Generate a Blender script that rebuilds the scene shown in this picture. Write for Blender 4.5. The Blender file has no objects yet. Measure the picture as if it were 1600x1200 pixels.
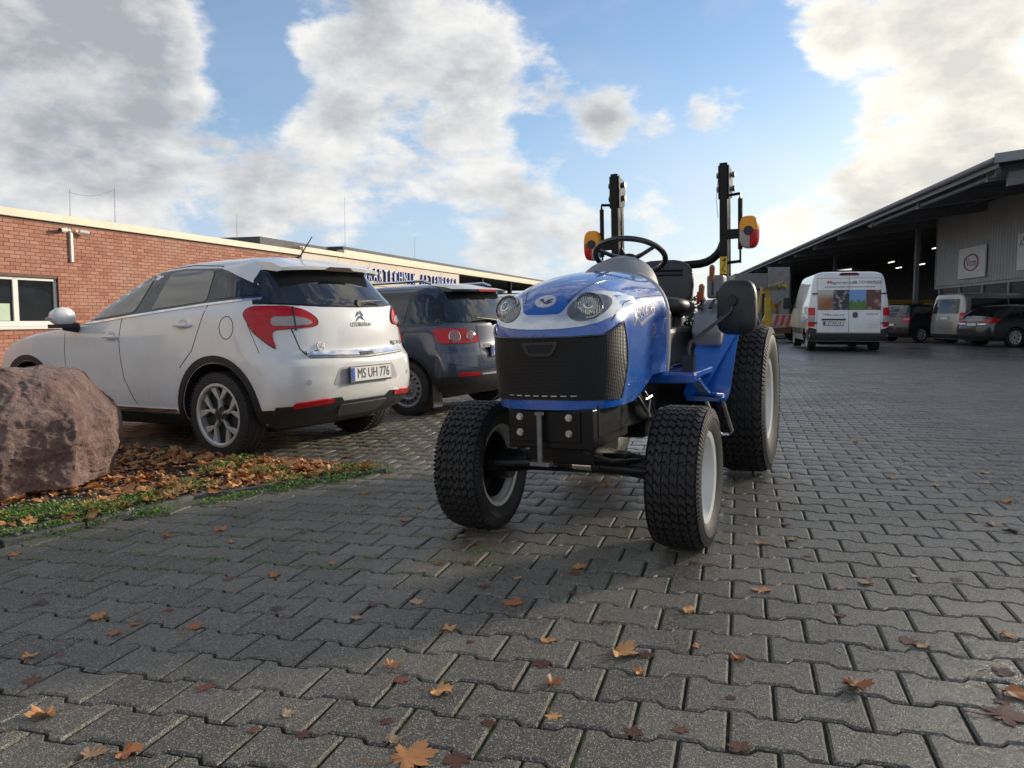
import bpy, bmesh, math, random
import numpy as np
from mathutils import Vector, Matrix, Quaternion
from mathutils.bvhtree import BVHTree
random.seed(7); rng=np.random.default_rng(7)
PI=math.pi; R=math.radians
sc=bpy.context.scene; COL=sc.collection
# ------------------------------------------------------------------ camera, sky, sun, exposure
FPX=1230.0; HOR=496.0; CAMH=1.06; PITCH=math.atan((600-HOR)/FPX)
cd=bpy.data.cameras.new('camera'); cam=bpy.data.objects.new('camera',cd); COL.objects.link(cam)
cd.sensor_width=36.0; cd.lens=36.0*FPX/1600.0; cd.clip_start=.05; cd.clip_end=3000
cam.location=(0,0,CAMH); cam.rotation_euler=(PI/2-PITCH,0,0); sc.camera=cam
sc.render.resolution_x=1024; sc.render.resolution_y=768
sc.view_settings.view_transform='Standard'; sc.view_settings.look='None'; sc.view_settings.gamma=1
sc.view_settings.use_curve_mapping=False
EXPOSURE=1.20
sc.view_settings.exposure=EXPOSURE
SUN_AZ=R(57); SUN_EL=R(17)
SUNDIR=Vector((math.sin(SUN_AZ)*math.cos(SUN_EL),math.cos(SUN_AZ)*math.cos(SUN_EL),math.sin(SUN_EL)))
sl=bpy.data.lights.new('sun','SUN'); sl.energy=2.0; sl.angle=R(6.0); sl.color=(1,.88,.72)
so=bpy.data.objects.new('sun',sl); COL.objects.link(so); so.rotation_euler=(-SUNDIR).to_track_quat('-Z','Y').to_euler()
so.location=(20,12,30)
def build_world():
    w=bpy.data.worlds.new('World'); sc.world=w; w.use_nodes=True
    nt=w.node_tree; N=nt.nodes; Lk=nt.links; N.clear()
    def nd(t,**k):
        n=N.new(t)
        for a,b in k.items(): setattr(n,a,b)
        return n
    def mth(op,a,b=None,c=None,clamp=False):
        n=nd('ShaderNodeMath',operation=op,use_clamp=clamp)
        for i,v in enumerate((a,b,c)):
            if v is None: continue
            if isinstance(v,(int,float)): n.inputs[i].default_value=v
            else: Lk.new(v,n.inputs[i])
        return n.outputs[0]
    def mix(f,a,b):
        n=nd('ShaderNodeMix',data_type='RGBA')
        for s,v in ((n.inputs[0],f),(n.inputs[6],a),(n.inputs[7],b)):
            if isinstance(v,(int,float)): s.default_value=v
            elif isinstance(v,tuple): s.default_value=v
            else: Lk.new(v,s)
        return n.outputs[2]
    sky=nd('ShaderNodeTexSky',sky_type='NISHITA'); sky.sun_disc=False
    sky.sun_elevation=SUN_EL; sky.sun_rotation=SUN_AZ; sky.air_density=1.0; sky.dust_density=.6; sky.ozone_density=3.0
    tc=nd('ShaderNodeTexCoord'); sep=nd('ShaderNodeSeparateXYZ'); Lk.new(tc.outputs['Generated'],sep.inputs[0])
    x,y,z=sep.outputs
    def noise(ox,oy,oz,scale,det,rough,dist=0.0):
        cmb=nd('ShaderNodeCombineXYZ')
        Lk.new(mth('ADD',x,ox),cmb.inputs[0]); Lk.new(mth('ADD',y,oy),cmb.inputs[1]); Lk.new(mth('ADD',mth('MULTIPLY',z,1.9),oz),cmb.inputs[2])
        n=nd('ShaderNodeTexNoise'); n.inputs['Scale'].default_value=scale; n.inputs['Detail'].default_value=det
        n.inputs['Roughness'].default_value=rough; n.inputs['Distortion'].default_value=dist
        Lk.new(cmb.outputs[0],n.inputs['Vector']); return n.outputs['Fac']
    CS=CLOUD=dict(ox=3.1,oy=1.7,oz=.4)
    big=noise(CS['ox'],CS['oy'],CS['oz'],3.0,3,.5)
    fine=noise(CS['ox'],CS['oy'],CS['oz']+2,8.5,10,.60,0)
    # large cloud banks, placed by direction over the whole dome (azimuth, elevation, radius, weight)
    banks=[(-28,15,9,.26),(-33,24,10,.16),(-22,9,6,.16),(-31,7,7,.15),(-8,18.5,7.5,.25),(-12,21,5,.12),(0,16.5,4.5,.15),(-14,8.5,6,.22),(-3,8,6,.22),(2,6.5,5,.1),
           (9,14.5,4.5,.30),(5,14,3.5,.16),(14.5,13.7,2.4,.26),(27,20,7.5,.28),(20,18,3.5,.08),(33,15,4,.1),(24,12.8,4,-.10),(19,13,4,-.10),(28,8,7,.27),(34,6,8,.2),(22,5,5,.15),(18,8,3,.06),(8,4,6,.1),
           (-18,15,3.2,-.10),(-15,11.5,2.5,-.06),(-19,20,3.5,-.10),(-5,12.5,3,-.10),(3,11.5,3,-.08),(10,19,6,-.3),(14,10.5,4,-.14),(7,10.5,3,-.12),(-7,4.5,5,-.06),(-16,22,4,-.1),
           (75,30,22,.2),(60,14,14,.2),(100,16,14,.16),(120,25,24,.22),(-60,16,14,.2),(-80,28,24,.22),(-110,14,14,.2),(-130,24,26,.2),(180,30,26,.2),(150,14,14,.2),(0,50,20,.2),(-160,12,14,.2),(40,45,16,.18),(-50,48,18,.2)]
    acc=None
    for az,el,rad,wt in banks:
        d=(math.sin(R(az))*math.cos(R(el)),math.cos(R(az))*math.cos(R(el)),math.sin(R(el)))
        dp=nd('ShaderNodeVectorMath',operation='DOT_PRODUCT'); Lk.new(tc.outputs['Generated'],dp.inputs[0]); dp.inputs[1].default_value=d
        mr=nd('ShaderNodeMapRange',interpolation_type='SMOOTHSTEP'); Lk.new(dp.outputs['Value'],mr.inputs[0])
        mr.inputs[1].default_value=math.cos(R(rad*1.25)); mr.inputs[2].default_value=math.cos(R(rad*.25)); mr.inputs[3].default_value=0; mr.inputs[4].default_value=wt
        acc=mr.outputs[0] if acc is None else mth('ADD',acc,mr.outputs[0])
    dens=mth('ADD',mth('ADD',mth('MULTIPLY',big,.42),mth('MULTIPLY',fine,1.0)),acc)
    mask=nd('ShaderNodeMapRange',interpolation_type='SMOOTHSTEP'); Lk.new(dens,mask.inputs[0]); mask.inputs[1].default_value=.79; mask.inputs[2].default_value=.98
    # a thin veil everywhere, thicker towards the horizon
    hz=nd('ShaderNodeMapRange',interpolation_type='SMOOTHSTEP'); Lk.new(z,hz.inputs[0]); hz.inputs[1].default_value=0.0; hz.inputs[2].default_value=.34; hz.inputs[3].default_value=.62; hz.inputs[4].default_value=.0
    wisp=nd('ShaderNodeMapRange',interpolation_type='SMOOTHSTEP'); Lk.new(noise(1.3,4.1,.7,4.2,5,.6,.3),wisp.inputs[0]); wisp.inputs[1].default_value=.40; wisp.inputs[2].default_value=.70; wisp.inputs[3].default_value=0; wisp.inputs[4].default_value=.22
    veil=mth('ADD',hz.outputs[0],wisp.outputs[0],clamp=True)
    m=mth('MULTIPLY',mask.outputs[0],.97)
    # cloud body: thick middles are grey, thin rims bright
    thick=nd('ShaderNodeMapRange',interpolation_type='SMOOTHSTEP'); Lk.new(dens,thick.inputs[0]); thick.inputs[1].default_value=.82; thick.inputs[2].default_value=1.12
    fine2=noise(CS['ox']+.030,CS['oy']+.016,CS['oz']+2+.055,8.5,6,.60,0)
    relief=mth('MULTIPLY',mth('SUBTRACT',fine,fine2),2.6)
    body=nd('ShaderNodeMapRange',interpolation_type='SMOOTHSTEP'); Lk.new(noise(8.3,2.2,1.1,2.6,2,.45),body.inputs[0]); body.inputs[1].default_value=.30; body.inputs[2].default_value=.62; body.inputs[3].default_value=.45; body.inputs[4].default_value=1.0
    shade=mth('SUBTRACT',mth('MULTIPLY',thick.outputs[0],body.outputs[0]),relief,clamp=True)
    dsun=nd('ShaderNodeVectorMath',operation='DOT_PRODUCT'); Lk.new(tc.outputs['Generated'],dsun.inputs[0]); dsun.inputs[1].default_value=SUNDIR
    ns=nd('ShaderNodeMapRange',interpolation_type='SMOOTHSTEP'); Lk.new(dsun.outputs['Value'],ns.inputs[0]); ns.inputs[1].default_value=.55; ns.inputs[2].default_value=1.0
    lit=mix(ns.outputs[0],(.41,.405,.395,1),(.58,.535,.45,1))
    dark=mix(ns.outputs[0],(.185,.195,.215,1),(.36,.345,.315,1))
    cloud=mix(shade,lit,dark)
    skyc=nd('ShaderNodeVectorMath',operation='SCALE'); Lk.new(sky.outputs[0],skyc.inputs[0]); skyc.inputs['Scale'].default_value=.072
    vcol=mix(ns.outputs[0],(.24,.29,.385,1),(.56,.52,.43,1)); clear=mix(veil,skyc.outputs[0],vcol)
    fin=mix(m,clear,cloud)
    bg=nd('ShaderNodeBackground'); Lk.new(fin,bg.inputs[0]); bg.inputs[1].default_value=1.0
    out=nd('ShaderNodeOutputWorld'); Lk.new(bg.outputs[0],out.inputs[0])
build_world()
# ------------------------------------------------------------------ helpers
SLOPE=.025
def gz(x):
    if x>1.6: return SLOPE*1.1
    if x<.6: return SLOPE*max(x,-12)
    t=(x-.6); return SLOPE*(.6+t-t*t/2)
def gn(x):
    s=SLOPE if -12<x<.6 else (0 if x>1.6 or x<=-12 else SLOPE*(1.6-x))
    return Vector((-s,0,1)).normalized()
def ray(px,py):
    cx=(px-800)/FPX; cy=(600-py)/FPX
    return Vector((cx,math.cos(PITCH)+cy*math.sin(PITCH),-math.sin(PITCH)+cy*math.cos(PITCH)))
def gp(px,py):
    d=ray(px,py); z=0
    for _ in range(40):
        t=(z-CAMH)/d.z; z=gz(d.x*t)
    return Vector((d.x*t,d.y*t,z))
def place(o,x,y,az,dz=0):
    """stand a thing on the yard: its +X axis points to azimuth az (0 = straight ahead, clockwise)"""
    n=gn(x); f=Vector((math.sin(az),math.cos(az),0)); f=(f-n*f.dot(n)).normalized(); l=n.cross(f)
    o.matrix_world=Matrix(((f.x,l.x,n.x,x),(f.y,l.y,n.y,y),(f.z,l.z,n.z,gz(x)+dz),(0,0,0,1)))
def tag(o,label=None,cat=None,group=None,kind=None):
    if label: o['label']=label
    if cat: o['category']=cat
    if group: o['group']=group
    if kind: o['kind']=kind
    return o
def empty(name,label,cat,group=None):
    o=bpy.data.objects.new(name,None); COL.objects.link(o); o.empty_display_size=.2
    return tag(o,label,cat,group)
def link(name,me,parent=None):
    o=bpy.data.objects.new(name,me); COL.objects.link(o)
    if parent: o.parent=parent
    return o
def copy_tree(o,parent=None):
    c=o.copy(); COL.objects.link(c)
    if parent: c.parent=parent
    for ch in o.children: copy_tree(ch,c)
    return c
class MB:
    def __init__(s): s.v=[]; s.f=[]; s.m=[]
    def add(s,vs,fs,m=0):
        b=len(s.v); s.v+= [tuple(p) for p in vs]; s.f+=[tuple(i+b for i in f) for f in fs]; s.m+=[m]*len(fs); return s
    def box(s,c,d,rot=None,m=0):
        M=rot or Matrix.Identity(3); c=Vector(c); vs=[]
        for i in (-.5,.5):
            for j in (-.5,.5):
                for k in (-.5,.5): vs.append(c+M@Vector((i*d[0],j*d[1],k*d[2])))
        return s.add(vs,[(0,1,3,2),(4,6,7,5),(0,4,5,1),(2,3,7,6),(0,2,6,4),(1,5,7,3)],m)
    def bar(s,p0,p1,w,h,m=0,up=(0,0,1)):
        p0=Vector(p0);p1=Vector(p1); d=p1-p0; x=d.normalized(); u=Vector(up)
        if abs(x.dot(u))>.98: u=Vector((1,0,0))
        y=u.cross(x).normalized(); z=x.cross(y)
        return s.box((p0+p1)/2,(d.length,w,h),Matrix((x,y,z)).transposed(),m)
    def cyl(s,p0,p1,r0,r1=None,n=16,m=0,cap=True):
        r1=r0 if r1 is None else r1
        return s.tube([p0,p1],[r0,r1],n,m,cap)
    def tube(s,path,r,n=10,m=0,cap=True,closed=False):
        P=[Vector(p) for p in path]; k=len(P); rr=r if isinstance(r,(list,tuple)) else [r]*k
        vs=[]; up=None
        for i,p in enumerate(P):
            if closed: t=(P[(i+1)%k]-P[i-1]).normalized()
            else: t=(P[min(i+1,k-1)]-P[max(i-1,0)]).normalized()
            if up is None:
                up=Vector((0,0,1)) if abs(t.z)<.9 else Vector((1,0,0))
            a=up.cross(t)
            if a.length<1e-4: a=Vector((0,1,0)).cross(t)
            a.normalize(); b=t.cross(a); up=b
            for j in range(n):
                q=2*PI*j/n; vs.append(p+(a*math.cos(q)+b*math.sin(q))*rr[i])
        fs=[]
        for i in range(k if closed else k-1):
            i2=(i+1)%k
            for j in range(n): fs.append((i*n+j,i*n+(j+1)%n,i2*n+(j+1)%n,i2*n+j))
        if cap and not closed: fs+= [tuple(range(n))[::-1],tuple((k-1)*n+j for j in range(n))]
        return s.add(vs,fs,m)
    def lathe(s,prof,n=32,m=0,M=None,cap=False):
        """prof: (radius, offset along local Y)"""
        M=M or Matrix.Identity(4); vs=[];fs=[]
        for r,h in prof:
            for j in range(n):
                q=2*PI*j/n; vs.append(M@Vector((r*math.cos(q),h,r*math.sin(q))))
        k=len(prof)
        for i in range(k-1):
            for j in range(n): fs.append((i*n+j,i*n+(j+1)%n,(i+1)*n+(j+1)%n,(i+1)*n+j))
        if cap: fs+=[tuple(range(n)),tuple((k-1)*n+j for j in range(n))[::-1]]
        return s.add(vs,fs,m)
    def prism(s,poly,fn,m=0):
        """poly of 2D points; fn(p,side) -> 3D"""
        n=len(poly); vs=[fn(p,0) for p in poly]+[fn(p,1) for p in poly]
        fs=[tuple(range(n)),tuple(range(2*n-1,n-1,-1))]+[(i,i+n,(i+1)%n+n,(i+1)%n) for i in range(n)]
        return s.add(vs,fs,m)
    def loft(s,rings,m=0,closed=True,cap=True):
        n=len(rings[0]); vs=[p for r in rings for p in r]; fs=[]
        for i in range(len(rings)-1):
            for j in range(n if closed else n-1): fs.append((i*n+j,i*n+(j+1)%n,(i+1)*n+(j+1)%n,(i+1)*n+j))
        if cap and closed: fs+=[tuple(range(n))[::-1],tuple((len(rings)-1)*n+j for j in range(n))]
        return s.add(vs,fs,m)
    def mesh(s,name,mats,smooth=35,fix=True):
        me=bpy.data.meshes.new(name); me.from_pydata(s.v,[],s.f)
        for mt in (mats if isinstance(mats,(list,tuple)) else [mats]): me.materials.append(mt)
        if max(s.m,default=0)>0: me.polygons.foreach_set('material_index',s.m)
        if fix:
            bm=bmesh.new(); bm.from_mesh(me); bmesh.ops.recalc_face_normals(bm,faces=bm.faces); bm.to_mesh(me); bm.free()
        if smooth: me.shade_smooth(); me.set_sharp_from_angle(angle=R(smooth))
        me.update(); return me
    def build(s,name,mats,parent=None,smooth=35,bevel=0,fix=True,seg=2):
        o=link(name,s.mesh(name,mats,smooth,fix),parent)
        if bevel:
            b=o.modifiers.new('bevel','BEVEL'); b.width=bevel; b.segments=seg; b.limit_method='ANGLE'; b.angle_limit=R(40)
        return o
def chaikin(p,n=2,closed=True):
    p=[Vector(q) for q in p]
    for _ in range(n):
        o=[]
        L=len(p)
        for i in range(L if closed else L-1):
            a,b=p[i],p[(i+1)%L]; o+=[a*.75+b*.25,a*.25+b*.75]
        if not closed: o=[p[0]]+o+[p[-1]]
        p=o
    return p
def rpoly(p,r=.05,k=4):
    P=[Vector(q) for q in p]; o=[]; n=len(P)
    for i in range(n):
        a,b,c=P[i-1],P[i],P[(i+1)%n]; d1=min(r,(a-b).length*.45); d2=min(r,(c-b).length*.45)
        s=b+(a-b).normalized()*d1; e=b+(c-b).normalized()*d2
        for j in range(k+1): t=j/k; o.append(s*(1-t)**2+b*(2*t*(1-t))+e*t*t)
    return o
def strip(pts,w,closed=False):
    P=[Vector(p) for p in pts]; a=[];b=[]
    for i,p in enumerate(P):
        t=(P[min(i+1,len(P)-1)]-P[max(i-1,0)]).normalized(); n=Vector((-t.y,t.x))
        a.append(p+n*w/2); b.append(p-n*w/2)
    return a+b[::-1]
def patch(name,bvh,poly,plane,off,mat,parent,thick=.006,step=.05,smooth=50,rnd=0,fall=None):
    """a sheet lying on a body: outline in a side ('L','R'), rear ('B'), front ('F') or top ('T') view, dropped onto the surface"""
    poly=[Vector(p) for p in poly]
    if rnd: poly=chaikin(poly,rnd)
    bm=bmesh.new(); vs=[bm.verts.new((p.x,p.y,0)) for p in poly]; bm.faces.new(vs)
    xs=[p.x for p in poly]; ys=[p.y for p in poly]
    for ax,lo,hi in ((0,min(xs),max(xs)),(1,min(ys),max(ys))):
        k=math.floor(lo/step)+1
        while k*step<hi-1e-6:
            co=[0,0,0]; no=[0,0,0]; co[ax]=k*step; no[ax]=1
            bmesh.ops.bisect_plane(bm,geom=bm.verts[:]+bm.edges[:]+bm.faces[:],plane_co=co,plane_no=no,dist=1e-5); k+=1
    bmesh.ops.triangulate(bm,faces=[f for f in bm.faces if len(f.verts)>4])
    bm.verts.ensure_lookup_table(); bm.verts.index_update()
    O={'L':lambda a,b:((a,6,b),(0,-1,0)),'R':lambda a,b:((a,-6,b),(0,1,0)),'B':lambda a,b:((-9,a,b),(1,0,0)),'F':lambda a,b:((9,a,b),(-1,0,0)),'T':lambda a,b:((a,b,9),(0,0,-1)),'BL':lambda a,b:((a*.7071-6.364,a*.7071+6.364,b),(.7071,-.7071,0)),'BR':lambda a,b:((a*.7071-6.364,-a*.7071-6.364,b),(.7071,.7071,0))}[plane]
    top=[];bot=[];ok=[]
    for v in bm.verts:
        o,d=O(v.co.x,v.co.y); h=bvh.ray_cast(Vector(o),Vector(d))
        if h[0] is None: ok.append(False); top.append((0,0,0)); bot.append((0,0,0)); continue
        n=h[1] if h[1].dot(Vector(d))<0 else -h[1]
        ok.append(True); top.append(h[0]+n*off); bot.append(h[0]-n*thick)
    n=len(top); fs=[]
    for f in bm.faces:
        ids=[v.index for v in f.verts]
        if all(ok[i] for i in ids): fs.append(tuple(ids))
    cnt={}
    for f in fs:
        for i in range(len(f)):
            a,b=f[i],f[(i+1)%len(f)]; cnt[(a,b)]=1
    sk=[(a,b,b+n,a+n) for (a,b) in cnt if (b,a) not in cnt]
    bm.free()
    mb=MB(); mb.add(top+bot,fs+sk)
    # drop unused verts
    me=mb.mesh(name,mat,smooth,fix=True)
    b2=bmesh.new(); b2.from_mesh(me); bmesh.ops.delete(b2,geom=[v for v in b2.verts if not v.link_faces],context='VERTS'); b2.to_mesh(me); b2.free()
    if smooth: me.shade_smooth(); me.set_sharp_from_angle(angle=R(smooth))
    return link(name,me,parent)
def bvh_of(o):
    me=o.data; return BVHTree.FromPolygons([v.co.copy() for v in me.vertices],[tuple(p.vertices) for p in me.polygons])
def text_mesh(txt,size,extr=0.0,space=1.0):
    c=bpy.data.curves.new('t','FONT'); c.body=txt; c.size=size; c.extrude=extr; c.space_character=space; c.align_x='CENTER'; c.align_y='CENTER'; c.resolution_u=3
    o=bpy.data.objects.new('t',c); COL.objects.link(o); bpy.context.view_layer.update()
    me=bpy.data.meshes.new_from_object(o.evaluated_get(bpy.context.evaluated_depsgraph_get())); bpy.data.objects.remove(o); bpy.data.curves.remove(c); return me
def text_on(name,txt,size,mat,parent,org,xd,yd,extr=.002,space=1.0,sx=1.0):
    me=text_mesh(txt,size,extr,space); xd=Vector(xd).normalized(); yd=Vector(yd).normalized(); zd=xd.cross(yd)
    M=Matrix(((xd.x*sx,yd.x,zd.x,org[0]),(xd.y*sx,yd.y,zd.y,org[1]),(xd.z*sx,yd.z,zd.z,org[2]),(0,0,0,1)))
    me.transform(M); me.materials.clear(); me.materials.append(mat); return link(name,me,parent)
def pchip(xs,ys):
    xs=list(xs);ys=list(ys);n=len(xs)
    h=[xs[i+1]-xs[i] for i in range(n-1)]; d=[(ys[i+1]-ys[i])/h[i] for i in range(n-1)]
    m=[d[0]]+[0 if d[i-1]*d[i]<=0 else (h[i-1]+h[i])*3/((2*h[i]+h[i-1])/d[i-1]+(h[i]+2*h[i-1])/d[i]) for i in range(1,n-1)]+[d[-1]]
    def f(x):
        if x<=xs[0]: return ys[0]
        if x>=xs[-1]: return ys[-1]
        i=0
        while x>xs[i+1]: i+=1
        t=(x-xs[i])/h[i]; t2=t*t;t3=t2*t
        return ys[i]*(2*t3-3*t2+1)+h[i]*m[i]*(t3-2*t2+t)+ys[i+1]*(-2*t3+3*t2)+h[i]*m[i+1]*(t3-t2)
    return f
def curve(pairs): return pchip([p[0] for p in pairs],[p[1] for p in pairs])
# ------------------------------------------------------------------ materials
class NT:
    def __init__(s,name):
        s.m=bpy.data.materials.new(name); s.m.use_nodes=True; s.t=s.m.node_tree; s.t.nodes.clear()
        s.out=s.t.nodes.new('ShaderNodeOutputMaterial'); s.b=s.t.nodes.new('ShaderNodeBsdfPrincipled'); s.t.links.new(s.b.outputs[0],s.out.inputs[0])
        s.tc=s.t.nodes.new('ShaderNodeTexCoord'); s.co=s.tc.outputs['Object']
    def n(s,t,**k):
        x=s.t.nodes.new(t)
        for a,b in k.items(): setattr(x,a,b)
        return x
    def l(s,a,b): s.t.links.new(a,b)
    def put(s,sock,v):
        if isinstance(v,(int,float)): sock.default_value=v
        elif isinstance(v,tuple): sock.default_value=v if len(v)==4 or sock.type=='VECTOR' else v+(1,)
        else: s.l(v,sock)
    def noise(s,scale,det=4,rough=.55,co=None,dist=0,out='Fac'):
        x=s.n('ShaderNodeTexNoise'); x.inputs['Scale'].default_value=scale; x.inputs['Detail'].default_value=det; x.inputs['Roughness'].default_value=rough; x.inputs['Distortion'].default_value=dist
        s.l(co or s.co,x.inputs['Vector']); return x.outputs[out]
    def vor(s,scale,co=None,feat='F1',out='Distance'):
        x=s.n('ShaderNodeTexVoronoi',feature=feat); x.inputs['Scale'].default_value=scale; s.l(co or s.co,x.inputs['Vector']); return x.outputs[out]
    def ramp(s,v,a,b,lo=0,hi=1,smooth=True):
        x=s.n('ShaderNodeMapRange',interpolation_type='SMOOTHSTEP' if smooth else 'LINEAR'); s.l(v,x.inputs[0])
        for i,q in enumerate((a,b,lo,hi)): x.inputs[i+1].default_value=q
        return x.outputs[0]
    def math(s,op,a,b=0.0,clamp=False):
        x=s.n('ShaderNodeMath',operation=op,use_clamp=clamp); s.put(x.inputs[0],a); s.put(x.inputs[1],b); return x.outputs[0]
    def mix(s,f,a,b,blend='MIX'):
        x=s.n('ShaderNodeMix',data_type='RGBA',blend_type=blend); s.put(x.inputs[0],f); s.put(x.inputs[6],a); s.put(x.inputs[7],b); return x.outputs[2]
    def bump(s,h,strength=.3,dist=.01):
        x=s.n('ShaderNodeBump'); x.inputs['Strength'].default_value=strength; x.inputs['Distance'].default_value=dist; s.put(x.inputs['Height'],h); s.l(x.outputs[0],s.b.inputs['Normal']); return x
    def set(s,**k):
        for a,v in k.items(): s.put(s.b.inputs[a.replace('_',' ')],v)
        return s.m
def sat(c,k): return tuple(min(1,max(0,x*k)) for x in c)
def pm(name,col,rough=.5,metal=0,var=.15,vs=6,bump=0,bs=80,coat=0,ior=1.5,dirt=0,dcol=(.12,.1,.08),rv=.12,dscale=5,coat_r=.03):
    """plain procedural surface: mottled colour, uneven gloss, fine relief, optional grime"""
    s=NT(name); nz=s.noise(vs,6,.6); c=s.mix(s.ramp(nz,.3,.7),sat(col,1-var),sat(col,1+var))
    r=s.math('ADD',s.math('MULTIPLY',s.math('SUBTRACT',s.noise(vs*3.1,5,.6),.5),rv*2),rough,True)
    if dirt:
        g=s.ramp(s.math('MULTIPLY',s.noise(dscale,8,.7),s.ramp(s.noise(dscale*9,4,.6),.25,.7,.4,1)),.62-.4*dirt,.95-.4*dirt,0,min(.9,dirt+.25)); c=s.mix(g,c,dcol+(1,)); r=s.math('ADD',r,s.math('MULTIPLY',g,.35),True)
        if metal: s.put(s.b.inputs['Metallic'],s.math('MULTIPLY',s.math('SUBTRACT',1.0,g),metal))
    s.set(Base_Color=c,Roughness=r,IOR=ior)
    if metal and not dirt: s.set(Metallic=metal)
    if coat: s.set(Coat_Weight=coat,Coat_Roughness=coat_r)
    if bump: s.bump(s.noise(bs,5,.6),bump,.004)
    return s.m
def emis(name,col,st):
    s=NT(name); s.set(Base_Color=(.8,.8,.8),Emission_Color=col,Emission_Strength=st); return s.m
M={}
M['black']=pm('black_plastic',(.018,.018,.019),.5,var=.25,vs=14,bump=.12,bs=300)
M['gloss_black']=pm('gloss_black_steel',(.012,.012,.013),.22,var=.2,coat=.4)
M['rubber']=pm('tyre_rubber',(.022,.021,.021),.72,var=.3,vs=9,bump=.25,bs=160,dirt=.32,dcol=(.075,.065,.052),dscale=7)
M['tyre_side']=pm('tyre_sidewall',(.028,.027,.026),.6,var=.3,vs=8,bump=.12,bs=120,dirt=.35,dcol=(.085,.072,.055),dscale=5)
M['carbon_under']=pm('underbody_dark',(.012,.012,.012),.8,var=.3)
M['chrome']=pm('chrome',(.75,.75,.76),.12,metal=1,var=.06)
M['silver']=pm('silver_paint',(.62,.63,.65),.22,metal=.55,var=.05,coat=.8)
M['zinc']=pm('zinc_steel',(.5,.5,.5),.35,metal=1,var=.2,vs=20)
M['white_rim']=pm('white_rim_paint',(.72,.71,.67),.35,var=.05,coat=.3,dirt=.12)
M['alloy']=pm('alloy_wheel',(.58,.57,.55),.38,metal=.5,var=.08,dirt=.12)
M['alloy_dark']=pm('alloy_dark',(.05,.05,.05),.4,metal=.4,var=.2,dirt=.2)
M['steel_rim']=pm('steel_rim',(.30,.30,.31),.45,metal=.6,var=.12,dirt=.25)
def glass(name,base,ior=1.75,rough=.02,film=.03):
    s=NT(name); nz=s.noise(3,5,.6); s.set(Base_Color=s.mix(s.ramp(nz,.35,.75,0,film),base,(.25,.24,.21,1)),Roughness=s.ramp(s.noise(9,5,.6),.3,.8,rough,rough+.07),IOR=ior); return s.m
M['glass']=glass('tinted_glass',(.008,.010,.012,1))
M['glass_side']=glass('side_glass',(.17,.16,.125,1),1.9)  # beige reflection and bright view through are put into the glass colour
M['plate']=pm('plate_white',(.72,.72,.69),.4,var=.05,dirt=.12)
M['hall_pane']=pm('hall_pane',(.03,.03,.026),.35,ior=1.15)
M['plate_blue']=pm('plate_blue',(.02,.07,.35),.4)
M['ink']=pm('plate_ink',(.015,.015,.015),.5)
def lampmat(name,col,bs=70,st=.5):
    s=NT(name); w=s.n('ShaderNodeTexWave',wave_type='BANDS',bands_direction='Z'); w.inputs['Scale'].default_value=bs; w.inputs['Distortion'].default_value=.4; s.l(s.co,w.inputs['Vector'])
    c=s.mix(s.math('MULTIPLY',w.outputs['Fac'],st),col+(1,),sat(col,.35)+(1,)); s.set(Base_Color=c,Roughness=.25,Coat_Weight=.5,Coat_Roughness=.02,IOR=1.3); return s.m
M['red_lamp']=lampmat('red_lens',(.62,.006,.014))
M['clear_lamp']=lampmat('clear_lens',(.50,.46,.45),90,.75)
M['amber_lamp']=lampmat('amber_lens',(.95,.36,.008),60,.25)
# ------------------------------------------------------------------ yard: ground sheet, joint bed, interlocking pavers
def ground_material():
    s=NT('far_paving'); geo=s.n('ShaderNodeNewGeometry'); co=geo.outputs['Position']; s.co=co
    rot=s.n('ShaderNodeVectorRotate',rotation_type='Z_AXIS'); s.l(co,rot.inputs['Vector']); rot.inputs['Angle'].default_value=R(16.04)
    bk=s.n('ShaderNodeTexBrick'); s.l(rot.outputs[0],bk.inputs['Vector']); bk.inputs['Scale'].default_value=1; bk.inputs['Brick Width'].default_value=.2362; bk.inputs['Row Height'].default_value=.1776
    bk.inputs['Mortar Size'].default_value=.006; bk.inputs['Color1'].default_value=(.15,.148,.142,1); bk.inputs['Color2'].default_value=(.19,.186,.178,1); bk.inputs['Mortar'].default_value=(.02,.02,.018,1)
    c=s.mix(s.ramp(s.noise(.35,6,.6),.3,.7,0,.5),bk.outputs[0],(.135,.133,.128,1)); c=s.mix(s.ramp(s.noise(140,3,.6),.55,.8,0,.35),c,(.2,.195,.18,1))
    s.set(Base_Color=c,Roughness=s.ramp(s.noise(.25,6,.65),.3,.7,.18,.4)); s.bump(s.noise(120,4,.6),.15,.003); return s.m
def sheet(name,xs,ys,dz,mat,parent=None):
    v=[(x,y,gz(x)+dz) for y in ys for x in xs]; n=len(xs)
    f=[(j*n+i,j*n+i+1,(j+1)*n+i+1,(j+1)*n+i) for j in range(len(ys)-1) for i in range(n-1)]
    mb=MB(); mb.add(v,f); return mb.build(name,mat,parent,smooth=0,fix=False)
gxs=[-900,-200,-60,-30,-20,-15,-12]+[-11.5+i*.5 for i in range(24)]+[.6,.8,1.0,1.2,1.4,1.6,2,4,8,15,30,60,200,900]
ground=tag(sheet('ground',gxs,[-60,-20,-5,0,5,10,20,30,45,70,120,300,1200],-.016,ground_material()),kind='structure')
PX0,PY0,PYAW,PL,PP,PA=.60018,2.09812,.279904,.236184,.177643,.0125
pc,ps=math.cos(PYAW),math.sin(PYAW)
def lat(X,Y): return (PX0+pc*X+ps*Y, PY0-ps*X+pc*Y)
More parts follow.
